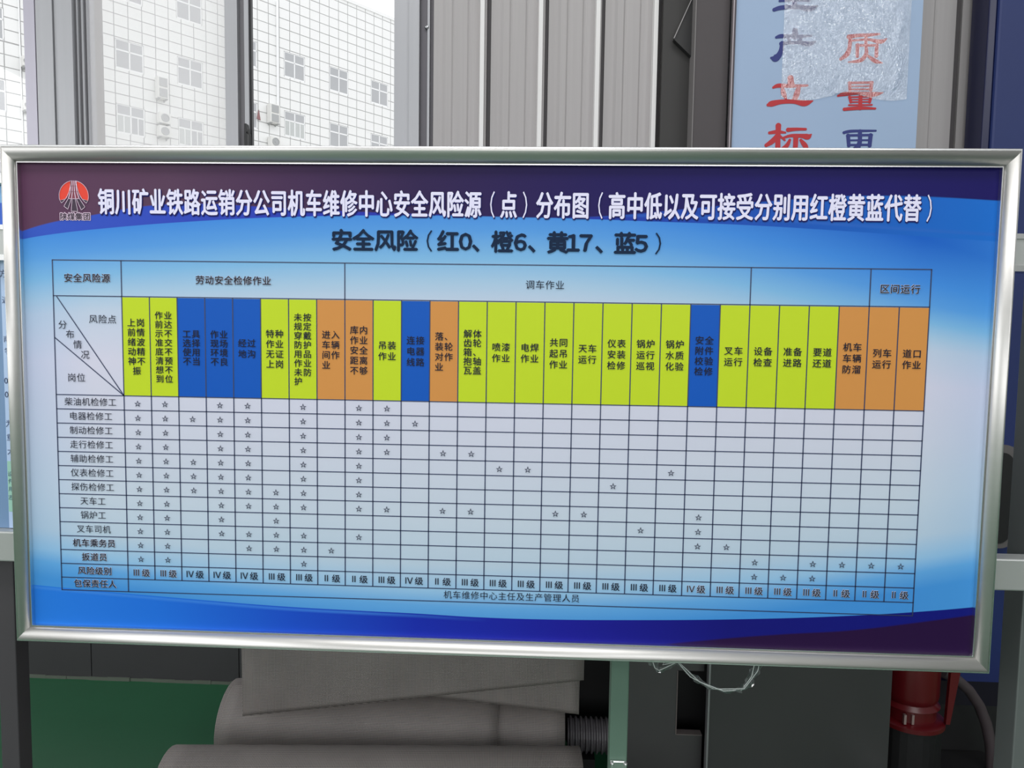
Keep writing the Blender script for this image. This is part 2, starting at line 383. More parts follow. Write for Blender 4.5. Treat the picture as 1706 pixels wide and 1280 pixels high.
rc = MB().prism([(0, 0), (s1 - s0, -.05), (s1 - s0 - .05, .25), ((s1 - s0) * .55, z1 - z0), (.06, .3)], 0, .05).build('red_cloth', mat('faded_red_cloth', (150, 110, 112), .9))
rc.matrix_world = Matrix.Translation(o) @ BM; tag(rc, 'small faded red cloth hanging on the white building beside the window latch', 'cloth')

# ------------------------------------------------------------------ dark steel column
cx0, cx1, cx2 = X(1106, 100, 1.25), X(1157.5, 100, 1.2), X(1213, 100, 1.2)
col = thing('steel_column', 'dark steel column between the ribbed cladding and the hanging sign', 'column', ((cx1 + cx2) / 2, 1.25, 0))
def loc(t, name, b, m, **k):
    b.v = [v - t.location for v in b.v]; o = b.build(name, m, t, **k); o.location = (0, 0, 0); return o
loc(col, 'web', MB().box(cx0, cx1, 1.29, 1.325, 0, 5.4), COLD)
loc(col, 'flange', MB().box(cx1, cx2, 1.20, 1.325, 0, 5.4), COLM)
loc(col, 'flange_edge', MB().box(cx1 - .003, cx1, 1.196, 1.29, 0, 5.4), mat('flange_grey', (120, 116, 116), .5))  # narrow strip of paler grey along the flange edge
a, b_ = at(1152, 0, 1.27), at(1122, 66, 1.27); dv = (a - b_)
loc(col, 'brace', MB().prism([(b_.x, b_.z), (b_.x + .003, b_.z - .004), (cx1, b_.z - .07), (cx1, a.z + .5), (a.x + dv.x * 3, a.z + dv.z * 3), (a.x, a.z)], 1.262, 1.289), mat('brace_black', (30, 29, 30), .6))
loc(col, 'brace_edge', MB().tube([b_ + Vector((0, -.012, 0)), a + Vector((0, -.012, 0)), a + dv * .28 + Vector((0, -.012, 0))], .0022, 6), mat('brace_edge_grey', (150, 146, 146), .5))

# ------------------------------------------------------------------ hanging slogan sign (behind, upper right)
YS = 1.16
sx0, sx1 = X(1218.5, 240, YS), X(1525.5, 245, YS); szb, szt = 1.2, Z(1400, 0, YS) + .45
sg = thing('hanging_sign', 'pale blue slogan sign with red and blue characters under crinkled clear film', 'sign', ((sx0 + sx1) / 2, YS, szb))
SHEET = mat('sign_sheet', (146, 167, 196), .5, 0, .05, 3)
loc(sg, 'sign_sheet', MB().box(sx0, sx1, YS, YS + .02, szb, szt), SHEET)
loc(sg, 'edge_trim', MB().box(sx0 - .011, sx0 - .006, YS - .004, YS + .024, szb, szt), mat('trim_grey', (150, 142, 146), .4, .5))
loc(sg, 'edge_trim', MB().box(sx0 - .0055, sx0 - .0005, YS - .006, YS + .024, szb, szt), mat('trim_dark', (70, 66, 72), .4, .5))

# ---- lettering: glyph outlines turned into meshes, flat print
_gc = {}
def glyph(ch):
    k = ch
    if k not in _gc:
        c = bpy.data.curves.new('g', 'FONT'); c.body = ch; c.size = 1; c.resolution_u = 2
        o = bpy.data.objects.new('g', c); sc.collection.objects.link(o)
        dg = bpy.context.evaluated_depsgraph_get(); e = o.evaluated_get(dg); me = e.to_mesh()
        _gc[k] = ([(v.co.x, v.co.y) for v in me.vertices], [tuple(p.vertices) for p in me.polygons])
        e.to_mesh_clear(); bpy.data.objects.remove(o); bpy.data.curves.remove(c)
    return _gc[k]
def put(b, ch, x, z, ex, ez, y, bold=0.0, cx=.5, cz=.375, rot=0.0, shear=0.0):
    vs, fs = glyph(ch)
    if not fs: return
    stamps = [(0, 0)] if bold < .01 else [(-bold, 0), (bold, 0), (0, bold), (0, -bold)] if bold < .035 else [(bold * math.cos(a * PI / 4), bold * math.sin(a * PI / 4)) for a in range(8)]
    sz_ = ex / ez if ez > ex else 1.0
    if cx is None: cx = (min(v[0] for v in vs) + max(v[0] for v in vs)) / 2
    for q_, (su, sv) in enumerate(stamps):      # each stamp a hair proud of the last, as ink layers
        b.add([(x + (u - cx + su) * ex, y - q_ * 3e-5, z + (v - cz + sv * sz_) * ez) for u, v in vs], fs)
def flat(name, m, parent, b):
    me = bpy.data.meshes.new(name); me.from_pydata([tuple(v - parent.location) for v in b.v], [], b.f); me.update()
    return link(name, me, m, parent)
SRED = mat('sign_red', (172, 18, 30), .5); SBLUE = mat('sign_blue', (14, 32, 110), .5)
sred, sblue = MB(), MB()
# clerical-script characters: brush strokes as (x, y, width) along each stroke, in quarter-pixel-like units of the sheet
BRUSH = [
 (SBLUE, [[(520,-130,14),(500,-80,24),(470,-55,12)], [(500,-60,18),(600,-66,22),(690,-60,16)], [(470,8,16),(600,-2,22),(700,6,18)], [(590,-130,24),(588,-40,26),(585,58,30)], [(425,78,22),(480,62,28),(600,54,26),(700,70,36),(766,48,10)]]),
 (SBLUE, [[(590,242,32),(590,285,44)], [(442,296,16),(485,286,26),(600,289,20),(720,283,12)], [(530,292,18),(552,340,18)], [(645,288,22),(615,338,20)], [(480,346,24),(600,337,20),(700,347,32),(752,328,8)], [(488,342,26),(480,395,28),(460,440,36),(430,462,44),(402,458,14)]]),
 (SRED, [[(553,618,36),(558,668,42)], [(418,692,14),(460,677,26),(560,680,22),(686,676,14)], [(490,698,20),(500,740,32),(520,786,12)], [(618,694,24),(604,740,36),(584,792,30)], [(376,830,18),(405,820,36),(480,805,28),(580,803,27),(665,816,38),(728,798,8)]]),
 (SRED, [[(388,1050,18),(450,1042,24),(512,1048,12)], [(458,994,34),(455,1090,30),(452,1215,36)], [(450,1062,18),(415,1112,32),(362,1148,22)], [(465,1070,16),(508,1108,12)], [(535,1026,26),(600,1021,20),(672,1021,16)], [(500,1088,14),(560,1072,20),(640,1074,26),(690,1080,36),(717,1062,8)],
         [(596,1078,32),(592,1160,30),(586,1205,28)], [(548,1106,16),(525,1150,26),(488,1175,18)], [(635,1108,18),(668,1150,32),(692,1188,12)]]),
 (SRED, [[(1015,292,28),(1090,281,22),(1180,277,20),(1255,270,12)], [(1026,288,24),(1020,370,24),(1000,428,30),(950,468,18)], [(1035,322,14),(1160,313,15),(1262,330,28),(1312,308,8)], [(1150,280,20),(1148,348,20)], [(1082,358,24),(1080,446,20)], [(1078,360,16),(1238,359,16)], [(1234,360,22),(1230,442,24)],
         [(1150,378,20),(1150,428,24),(1105,478,24),(1010,492,8)], [(1165,442,14),(1220,482,28),(1278,498,6)]]),
 (SRED, [[(1020,656,20),(1022,710,20)], [(1015,656,16),(1200,653,16)], [(1192,654,22),(1188,710,22)], [(1025,683,9),(1190,681,9)], [(1025,708,11),(1190,706,11)], [(928,758,12),(980,743,26),(1100,736,18),(1210,746,30),(1284,732,6)],
         [(1020,768,18),(1030,806,18)], [(1188,764,20),(1178,806,18)], [(1020,768,10),(1190,764,10)], [(1030,787,8),(1180,785,8)], [(1030,807,10),(1180,805,10)], [(1106,762,24),(1103,855,24)], [(1015,831,11),(1195,829,11)], [(978,864,20),(1100,854,22),(1222,858,12)]]),
 (SBLUE, [[(976,1048,18),(1040,1036,18),(1226,1033,12)], [(1008,1072,24),(1014,1150,22)], [(1004,1070,15),(1195,1067,15)], [(1186,1070,26),(1178,1150,24)], [(1015,1109,11),(1180,1107,11)], [(1015,1146,14),(1180,1144,14)], [(1102,1038,24),(1098,1130,28),(1064,1185,36),(1020,1215,18)], [(1058,1166,12),(1120,1196,28),(1192,1216,16)]])]
for m_, strokes in BRUSH:
    b = MB(); q_ = 0; KY = (YS - CAM.y) / FPX / 4.739
    cs_ = [p_ for st_ in strokes for p_ in st_]; ctr = at(1200 + sum(p_[0] for p_ in cs_) / len(cs_) / 4.739, sum(p_[1] for p_ in cs_) / len(cs_) / 4.739, YS)
    for st_ in strokes:
        pts_ = []
        for i in range(len(st_) - 1):
            p0_, p1_, p2_, p3_ = st_[max(i - 1, 0)], st_[i], st_[i + 1], st_[min(i + 2, len(st_) - 1)]
            for t_ in range(6):
                t = t_ / 6; pts_.append([.5 * ((2 * b1) + (c1 - a1) * t + (2 * a1 - 5 * b1 + 4 * c1 - d1) * t * t + (3 * b1 - a1 - 3 * c1 + d1) * t ** 3) for a1, b1, c1, d1 in zip(p0_, p1_, p2_, p3_)])
        pts_.append(list(st_[-1])); q_ += 1; y_ = YS - .0012 - q_ * 4e-5
        L_, Rr = [], []
        for i, p_ in enumerate(pts_):
            a_, c_ = pts_[max(i - 1, 0)], pts_[min(i + 1, len(pts_) - 1)]; d = Vector((c_[0] - a_[0], c_[1] - a_[1])).normalized(); hw = max(p_[2], 3) * .64
            for lst, sg_ in ((L_, 1), (Rr, -1)):
                w_ = at(1200 + (p_[0] - d.y * hw * sg_) / 4.739, (p_[1] + d.x * hw * sg_) / 4.739, YS); lst.append((w_.x - ctr.x, y_ - YS, w_.z - ctr.z))
        n = len(L_); b.add(L_ + Rr, [(i, i + 1, n + i + 1, n + i) for i in range(n - 1)])
        for e_, yy in ((pts_[0], 1.2e-5), (pts_[-1], 2.2e-5)):
            w_ = at(1200 + e_[0] / 4.739, e_[1] / 4.739, YS)
            b.add([(w_.x - ctr.x + e_[2] * .64 * KY * math.cos(2 * PI * a / 14), y_ - YS - yy, w_.z - ctr.z + e_[2] * .64 * KY * math.sin(2 * PI * a / 14)) for a in range(14)], [tuple(range(14))])
    me = bpy.data.meshes.new('sign_character'); me.from_pydata([tuple(v) for v in b.v], [], b.f); me.update()
    o = link('sign_character', me, m_, sg); o.location = Vector((ctr.x, YS, ctr.z)) - sg.location
# crinkled clear film over the sign
def film_mat():
    m = bpy.data.materials.new('crinkled_clear_film'); m.use_nodes = True; nt = m.node_tree; nt.nodes.clear()
    o = nt.nodes.new('ShaderNodeOutputMaterial'); t = nt.nodes.new('ShaderNodeBsdfTransparent'); g = nt.nodes.new('ShaderNodeBsdfGlossy')
    g.inputs['Roughness'].default_value = .06
    tc = nt.nodes.new('ShaderNodeTexCoord'); mp = nt.nodes.new('ShaderNodeMapping'); mp.inputs['Scale'].default_value = (1.8, 1, 1)
    nt.links.new(tc.outputs['Object'], mp.inputs[0])
    n1 = nt.nodes.new('ShaderNodeTexNoise'); n1.inputs['Scale'].default_value = 62; n1.inputs['Detail'].default_value = 5; n1.inputs['Distortion'].default_value = 1.5
    nt.links.new(mp.outputs[0], n1.inputs['Vector'])
    bp = nt.nodes.new('ShaderNodeBump'); bp.inputs['Strength'].default_value = .30; bp.inputs['Distance'].default_value = .01
    nt.links.new(n1.outputs[0], bp.inputs['Height']); nt.links.new(bp.outputs[0], g.inputs['Normal'])
    mx = nt.nodes.new('ShaderNodeMixShader'); mx.inputs[0].default_value = .22
    nt.links.new(t.outputs[0], mx.inputs[1]); nt.links.new(g.outputs[0], mx.inputs[2]); nt.links.new(mx.outputs[0], o.inputs[0]); return m
FILM = film_mat()
p0, p1 = at(1302, 150, YS - .008), at(1512, 150, YS - .008); fz = at(1400, 163, YS).z
fb = MB(); nx, nz = 60, 90; fx0, fx1 = p0.x, p1.x; fz1 = szt
for j in range(nz + 1):
    for i in range(nx + 1):
        u, v = i / nx, j / nz; e = min(u, 1 - u, v * 1.4) * 12; e = min(1, e)
        x = fx0 + (fx1 - fx0) * u; z = fz + (fz1 - fz) * v - (.012 * math.sin(u * 9) if j == 0 else 0)
        y = YS - .004 - .006 * e - .0009 * e * (math.sin(x * 55 + 3 * math.sin(z * 21)) + math.sin(z * 38 + 4 * math.sin(x * 33)))
        fb.add([(x, y, z)], [])
for j in range(nz):
    for i in range(nx):
        a = j * (nx + 1) + i; fb.f.append((a, a + 1, a + nx + 2, a + nx + 1))
fo = flat('clear_film', FILM, sg, fb)
for p in fo.data.polygons: p.use_smooth = True

# ------------------------------------------------------------------ the risk board (main subject)
BW, BH = 2.4, 2.4 / 1.9473
board = thing('notice_board', 'large blue printed risk chart board in a rounded silver aluminium frame', 'notice board', (0, 0, ZB))
prof = [(0, .034), (0, -.012), (.0012, -.0135), (.0042, -.0135)]
for q in range(13):
    a_ = PI * (1 - q / 12); prof.append((.0222 + .0172 * math.cos(a_), -.0140 - .0120 * math.sin(a_) ** .9))
NB = len(prof)
prof += [(.0398, -.0128), (.0405, -.0128), (.0407, -.0148), (.0428, -.0148), (.0432, -.0138), (.0432, .0)]
def frame_side(k):
    ca = [(-BW / 2, BH / 2, 1, -1), (BW / 2, BH / 2, -1, -1), (BW / 2, -BH / 2, -1, 1), (-BW / 2, -BH / 2, 1, 1)]
    A, B = ca[k], ca[(k + 1) % 4]; vs = []; n = len(prof); c = .0003
    for (cx_, cz_, sx_, sz_), e in ((A, 1), (B, -1)):
        for d, y in prof: vs.append((cx_ + sx_ * d, y, cz_ + sz_ * d))
    b = MB().add(vs, [(i, i + 1, n + i + 1, n + i) for i in range(n - 1)] + [(n - 1, 0, n, 2 * n - 1), tuple(range(n)), tuple(range(n, 2 * n))[::-1]])
    o = b.build('frame_side', ALU, board, smooth=False); me = o.data
    me.materials.append(LIP)
    for p in me.polygons:
        idx = sorted(set(i % n for i in p.vertices))
        p.use_smooth = len(idx) == 2 and 4 <= idx[0] and idx[1] < NB
        if len(idx) == 2 and idx[0] >= NB + 1 and idx[0] < NB + 5: p.material_index = 1
        if len(idx) == 2 and idx[0] in (1, 2, 3): p.material_index = 1
    return o
for k in range(4): frame_side(k)

def srgb_ramp(nt, fac, stops, interp='LINEAR'):
    r = nt.nodes.new('ShaderNodeValToRGB'); r.color_ramp.interpolation = interp; e = r.color_ramp.elements
    while len(e) > 1: e.remove(e[-1])
    e[0].position = stops[0][0]; e[0].color = (*lin(stops[0][1]), 1)
    for p, c in stops[1:]: q = e.new(p); q.color = (*lin(c), 1)
    nt.links.new(fac, r.inputs[0]); return r.outputs[0]
def print_material():
    m = bpy.data.materials.new('printed_board_face'); m.use_nodes = True; nt = m.node_tree; b = nt.nodes['Principled BSDF']
    b.inputs['Roughness'].default_value = .45; b.inputs['Specular IOR Level'].default_value = .16
    tc = nt.nodes.new('ShaderNodeTexCoord'); sp = nt.nodes.new('ShaderNodeSeparateXYZ'); nt.links.new(tc.outputs['Object'], sp.inputs[0])
    def M(op, a, b_=None, c=None, clamp=False):
        n = nt.nodes.new('ShaderNodeMath'); n.operation = op; n.use_clamp = clamp
        for i, v in enumerate((a, b_, c)):
            if v is None: continue
            if isinstance(v, (int, float)): n.inputs[i].default_value = v
            else: nt.links.new(v, n.inputs[i])
        return n.outputs[0]
    x, z = sp.outputs[0], sp.outputs[2]
    u = M('MULTIPLY_ADD', x, 1 / 2.32, .5)
    def curve(pts):                       # boundary height as a function of u
        f = nt.nodes.new('ShaderNodeFloatCurve'); c = f.mapping.curves[0]
        ps = []
        for px, py in pts:
            p = at(px, py, 0); ps.append((p.x / 2.32 + .5, (p.z - ZB) + .6))
        f.mapping.use_clip = False
        c.points[0].location = (ps[0][0], ps[0][1] / 1.2); c.points[1].location = (ps[-1][0], ps[-1][1] / 1.2)
        for q in ps[1:-1]: c.points.new(q[0], q[1] / 1.2)
        f.mapping.update(); nt.links.new(u, f.inputs['Value'])
        return M('MULTIPLY_ADD', f.outputs[0], 1.2, -.6)
    def above(c, w=.0012): return M('MULTIPLY_ADD', M('SUBTRACT', z, c), 1 / w, .5, True)
    def mix(f, a, b_):
        n = nt.nodes.new('ShaderNodeMix'); n.data_type = 'RGBA'; nt.links.new(f, n.inputs[0])
        for i, v in ((6, a), (7, b_)):
            if isinstance(v, tuple): n.inputs[i].default_value = (*lin(v), 1)
            else: nt.links.new(v, n.inputs[i])
        return n.outputs[2]
    x2 = M('MULTIPLY', x, x)
    rightness = M('MAXIMUM', x, 0); r2 = M('MULTIPLY', rightness, rightness)
    sgn = M('MULTIPLY', z, M('MULTIPLY_ADD', x2, .16, 1))
    lim = M('MINIMUM', M('MAXIMUM', M('MULTIPLY', z, 4), -.5), 1)
    wv = M('ADD', sgn, M('MULTIPLY', M('MULTIPLY', r2, .11), lim))
    base = srgb_ramp(nt, M('MULTIPLY_ADD', wv, 1 / 1.4, .5), [(.11, (66, 142, 214)), (.145, (98, 164, 222)), (.172, (148, 191, 226)), (.22, (184, 203, 221)), (.3, (196, 208, 223)), (.42, (204, 208, 224)), (.58, (210, 208, 226)), (.68, (190, 203, 223)), (.714, (166, 196, 222)), (.754, (126, 180, 222)), (.80, (86, 152, 220)), (.84, (62, 134, 216)), (.92, (16, 92, 192))])
    edge = M('MULTIPLY', M('MULTIPLY_ADD', M('ABSOLUTE', x), 5.5, -5.45, True), .24)
    base = mix(edge, base, (80, 162, 226))
    # upper swoosh: blue band, then the purple field over it
    cb = curve([(30, 401), (80, 392), (197, 379), (314, 370), (478, 362), (700, 359.5), (900, 363), (1100, 370), (1232, 375), (1400, 385), (1530, 394), (1660, 403)])
    band = srgb_ramp(nt, u, [(0, (48, 84, 190)), (.15, (46, 72, 184)), (.35, (36, 52, 170)), (.6, (26, 50, 160)), (.8, (20, 84, 180)), (1, (20, 104, 196))])
    base = mix(above(cb), base, band)
    cs = curve([(30, 396), (1000, 362), (1232, 367), (1400, 377), (1530, 386), (1660, 394)])
    stripe = M('MULTIPLY', M('SUBTRACT', above(cs, .004), above(M('ADD', cs, .007), .006)), M('GREATER_THAN', x, .2))
    base = mix(M('MULTIPLY', stripe, .5), base, (44, 100, 190))
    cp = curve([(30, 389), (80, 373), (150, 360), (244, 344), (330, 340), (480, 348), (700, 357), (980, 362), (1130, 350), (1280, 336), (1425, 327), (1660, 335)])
    pur = srgb_ramp(nt, u, [(0, (90, 54, 82)), (.16, (84, 56, 82)), (.28, (68, 42, 78)), (.42, (44, 26, 74)), (.6, (28, 16, 84)), (.8, (22, 12, 94)), (1, (18, 10, 88))])  # purple print; paler brownish left end paints in a veiling reflection
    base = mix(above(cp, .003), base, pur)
    # lower swoosh
    cl = curve([(40, 972), (106, 978.5), (204, 987.5), (319, 997.5), (467, 1009.5), (600, 1017), (691, 1021.5), (790, 1027.5), (888, 1031), (1060, 1032.5), (1236, 1031), (1412, 1025.5), (1552, 1017), (1640, 1009)])
    low = srgb_ramp(nt, u, [(0, (38, 122, 222)), (.14, (32, 110, 216)), (.28, (26, 78, 196)), (.42, (24, 44, 168)), (.58, (28, 28, 148)), (.75, (20, 20, 116)), (1, (16, 22, 118))])
    below = M('SUBTRACT', 1, above(cl)); base = mix(below, base, low)
    st = M('MULTIPLY', M('MULTIPLY', M('SUBTRACT', above(M('SUBTRACT', cl, .009), .006), above(M('SUBTRACT', cl, .003), .004)), M('MULTIPLY', x, -3, None, True)), .55)
    base = mix(st, base, (70, 140, 226))
    c2 = curve([(900, 1120), (1060, 1080), (1200, 1064), (1306, 1056), (1412, 1050), (1517, 1038), (1640, 1021)])
    base = mix(M('MULTIPLY', M('SUBTRACT', 1, above(c2, .004)), M('MULTIPLY_ADD', x, 2.2, -.25, True)), base, (38, 13, 58))
    nt.links.new(base, b.inputs['Base Color'])
    # gently uneven vinyl
    n = nt.nodes.new('ShaderNodeTexNoise'); n.inputs['Scale'].default_value = 3; nt.links.new(tc.outputs['Object'], n.inputs['Vector'])
    bp = nt.nodes.new('ShaderNodeBump'); bp.inputs['Strength'].default_value = .08; bp.inputs['Distance'].default_value = .02
    nt.links.new(n.outputs[0], bp.inputs['Height']); nt.links.new(bp.outputs[0], b.inputs['Normal'])
    return m
IW, IH = BW / 2 - .0432, BH / 2 - .0432
YP = -.0035
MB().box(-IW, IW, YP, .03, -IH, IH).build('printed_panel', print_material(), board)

TX0, TX1 = -.912, 1.017; CW = (TX1 - TX0) / 28; TL = -1.084
ZT0, ZT1, ZT2 = .3425, .2545, .0120; RH = .03557; ZTL = ZT2 - 13 * RH; ZTB = ZTL - .0325
YC, YL, YH, YT = YP - .0004, YP - .0008, YP - .0011, YP - .0019
CY, CO, CB = (mat(n, c, .45, spec=.16) for n, c in (('risk_yellow', (192, 213, 40)), ('risk_orange', (208, 142, 74)), ('risk_blue', (12, 86, 184))))
cols = 'YYBBBYYOOYBOYYYYYYYYBYYYYOOO'
def quad(b, x0, x1, z0, z1, y): b.add([(x0, y, z0), (x1, y, z0), (x1, y, z1), (x0, y, z1)], [(0, 1, 2, 3)])
def flatb(name, m, b):
    me = bpy.data.meshes.new(name); me.from_pydata([tuple(v) for v in b.v], [], b.f); me.update(); return link(name, me, m, board)
for i, c in enumerate(cols):
    q = MB(); quad(q, TX0 + i * CW, TX0 + (i + 1) * CW, ZT2, ZT1 - .001, YC); flatb('risk_cell', {'Y': CY, 'O': CO, 'B': CB}[c], q)
g = MB(); LW = .0015
def hl(x0, x1, z, w=LW): quad(g, x0 - w * .8, x1 + w * .8, z - w * .75, z + w * .75, YL)
def vl(x, z0, z1, w=LW): quad(g, x - w * .85, x + w * .85, z1, z0, YL)
def seg(xa_, za_, xb_, zb_, w=LW):
    d = Vector((xb_ - xa_, 0, zb_ - za_)).normalized(); n = Vector((-d.z, 0, d.x)) * w * .8
    g.add([(xa_ - n.x, YL, za_ - n.z), (xb_ - n.x, YL, zb_ - n.z), (xb_ + n.x, YL, zb_ + n.z), (xa_ + n.x, YL, za_ + n.z)], [(0, 1, 2, 3)])
hl(TL, TX1, ZT0); hl(TL, TX1, ZT1 + .001); hl(TL, TX1, ZTB)
for k in range(14): hl(TL, TX1, ZT2 - k * RH)
vl(TL, ZT0, ZTB); vl(TX0, ZT0, ZTB); vl(TX1, ZT0, ZTB)
for i in range(1, 28): vl(TX0 + i * CW, ZT1, ZTL)
for i in (8, 22, 26): vl(TX0 + i * CW, ZT0, ZT1)
seg(TL + .008, ZT1, TX0, ZT2); p = at(94, 562, 0); seg(TL, p.z - ZB, TX0, ZT2)
flatb('table_grid', mat('table_line', (38, 50, 88), .45), g)

tx, halo, lev = MB(), MB(), MB()
def word(s, x, z, em, pitch, bold=.008, h=False, b=None):
    n = len(s)
    for k, ch in enumerate(s):
        xx = x + (k - (n - 1) / 2) * pitch
        put(b or tx, ch, xx, z, em, em, YT, .014 if h else bold)
        if h: put(halo, ch, xx, z, em, em, YH, bold + .028)
def pw(s, px, py, em=.0225, pitch=.0235, h=True, bold=.008):
    p = at(px, py, 0); word(s, p.x, p.z - ZB, em, pitch, bold, h)
pw('安全风险源', 147, 463.5); pw('劳动安全检修作业', 390, 467.5); pw('调车作业', 908, 475, h=False); pw('区间运行', 1498, 482)
pw('风险点', 173, 532, h=False)
for ch, px, py in (('分', 106.5, 541), ('布', 119, 557), ('情', 131.5, 574), ('况', 144, 591)): pw(ch, px, py, h=False)
pw('岗位', 129.5, 629, h=False)
jobs = ['柴油机检修工', '电器检修工', '制动检修工', '走行检修工', '辅助检修工', '仪表检修工', '探伤检修工', '天车工', '锅炉工', '叉车司机', '机车乘务员', '扳道员', '风险级别']
for k, s in enumerate(jobs): word(s, (TL + TX0) / 2 + .001, ZT2 - (k + .5) * RH + .001, .0215, .0222, .008, k >= 10)
word('包保责任人', (TL + TX0) / 2 + .001, (ZTL + ZTB) / 2 + .002, .0215, .0222, .008, True)
p = at(852, 993, 0); word('机车维修中心主任及生产管理人员', p.x, p.z - ZB, .0215, .0224, .008)
heads = ['上岗/前情/绪波/动精/神不/振', '作业/前达/示不/准交/底不/清预/想不/到位', '工具/选择/使用/不当', '作业/现场/环境/不良', '经过/地沟', '特种/作业/无证/上岗',
         '未按/规定/穿戴/防护/用品/作业/未防/护', '进入/车辆/间作/业', '库内/作业/安全/距离/不够', '吊装/作业', '连接/电器/线路', '落、/装轮/对作/业', '解体/齿轮/箱、/抱轴/瓦盖',
         '喷漆/作业', '电焊/作业', '共同/起吊/作业', '天车/运行', '仪表/安装/检修', '锅炉/运行/巡视', '锅炉/水质/化验', '安全/附件/校验/检修', '叉车/运行', '设备/检查', '准备/进路', '要道/还道',
         '机车/车辆/防溜', '列车/运行', '道口/作业']
for i, s in enumerate(heads):
    ls = s.split('/'); n = len(ls); pt = {8: .0222, 6: .0236, 5: .0245, 4: .0245, 3: .0262, 2: .0262}[n]
    if i == 12: pt = .0220
    if i in (2, 3): pt = .0222
    em = .0212 if n < 8 else .0205
    xc_ = TX0 + (i + .5) * CW; zc_ = (ZT1 + ZT2) / 2
    for k, l in enumerate(ls):
        zz = zc_ + ((n - 1) / 2 - k) * pt
        for q, ch in enumerate(l):
            x_ = xc_ + (q - .5) * .0228
            if len(l) == 1 and i == 0: x_ = xc_
            put(tx, ch, x_, zz, em, em, YT, .014)
stars = {1: [1, 2, 4, 5, 7, 9, 10], 2: [1, 2, 3, 4, 5, 7, 9, 10, 11], 3: [1, 2, 4, 5, 7, 9, 10], 4: [1, 2, 4, 5, 7, 9, 10, 12, 13], 5: [1, 2, 3, 4, 5, 7, 9, 14, 15, 20],
         6: [1, 2, 3, 4, 5, 7, 9, 18], 7: [1, 2, 3, 4, 5, 6, 7, 9], 8: [1, 2, 4, 5, 6, 7, 9, 10, 12, 13, 16, 17, 21], 9: [1, 2, 4, 6, 19, 21], 10: [1, 2, 4, 5, 6, 7, 9, 21, 22],
         11: [1, 2, 5, 6, 7, 8, 23, 25, 26, 27, 28], 12: [1, 2, 7, 23, 24, 25]}
sb = MB()
for r, cs_ in stars.items():
    for c in cs_:
        if not sb.v:
            put(sb, '☆', 0, 0, .0172, .0172, 0, .010, cx=.517, cz=.40); sme = bpy.data.meshes.new('star'); sme.from_pydata([tuple(v) for v in sb.v], [], sb.f); sme.update()
            sme.materials.append(mat('star_ink', (60, 64, 84), .5, spec=.12))
        o = bpy.data.objects.new('star', sme); sc.collection.objects.link(o); o.parent = board; o.location = (TX0 + (c - .5) * CW, YT, ZT2 - (r - .5) * RH - .001)
lv = 'ⅢⅢⅣⅣⅣⅢⅢⅡⅡⅢⅣⅡⅢⅢⅢⅢⅢⅢⅢⅢⅣⅢⅢⅢⅢⅡⅡⅡ'
for i, ch in enumerate(lv):
    x_ = TX0 + (i + .5) * CW; zz = ZTL + RH / 2
    for b, y, bo_ in ((tx, YT, .012), (halo, YH, .036)):
        if b is halo and not (i < 2 or i > 19): continue
        put(b, ch, x_ - .0125, zz, .0215, .0215, y, bo_, cx=None, cz=.364); put(b, '级', x_ + .0118, zz - .0005, .0215, .0215, y, bo_)
flatb('table_lettering', mat('table_ink', (34, 36, 52), .5, spec=.12), tx)['kind'] = 'stuff'
flatb('lettering_halo', mat('halo_ink', (222, 226, 240), .5, spec=.12), halo)['kind'] = 'stuff'
# title with its dark drop outline
T = '铜川矿业铁路运销分公司机车维修中心安全风险源（点）分布图（高中低以及可接受分别用红橙黄蓝代替）'
ti, ts = MB(), MB()
TW_ = mat('title_white', (226, 222, 246), .5, spec=.12)
def bloose(name, m, ch, x, z, ex, ez, y, bold, **k):
    b = MB(); put(b, ch, 0, 0, ex, ez, 0, bold, **k)
    me = bpy.data.meshes.new(name); me.from_pydata([tuple(v) for v in b.v], [], b.f); me.update()
    o = link(name, me, m, board); o.location = (x, y, z); return o
def tpos(k):
    x_ = -.9445 + .0423 * k
    if k >= 22: x_ += .0016 * (k - 21) if k < 25 else .005
    return -.9445 + (.965 + .9445) * (k - (0)) / 45
for k, ch in enumerate(T):
    xx = tpos(k); zz = .4838 - .0018 * k / 45
    nar = ch in '（）'
    off = (.004 if ch == '（' else -.004) if nar else 0
    bloose('title_character', TW_, ch, xx + off, zz, .0415, .0655, YT, .034 if not nar else .0, cx=None if nar else .5)
    put(ts, ch, xx + off + .0012, zz - .0022, .0415, .0655, YH, .055 if not nar else .02, cx=None if nar else .5)
flatb('title_outline', mat('title_outline_navy', (26, 24, 96), .5, spec=.12), ts)['kind'] = 'stuff'
INK2 = mat('subtitle_ink', (18, 38, 66), .5, spec=.12)
su = MB()
for ch, px in zip('安全风险（红０、橙６、黄１７、蓝５）', (570.6, 606, 642.5, 678.7, 716, 747, 776, 793, 837, 867, 886, 929, 955, 976, 998, 1041, 1068, 1096)):
    p = at(px, 400.5 + (px - 570) * .0115, 0); asc = ch in '０１２３４５６７８９'; nar = ch in '（）、'
    bloose('subtitle_character', INK2, ch, p.x, p.z - ZB, .0535, .051 if asc else .0535, YT, .034 if asc else (.004 if ch in '（）' else .033), cx=None if (asc or nar) else .5, cz=.375)
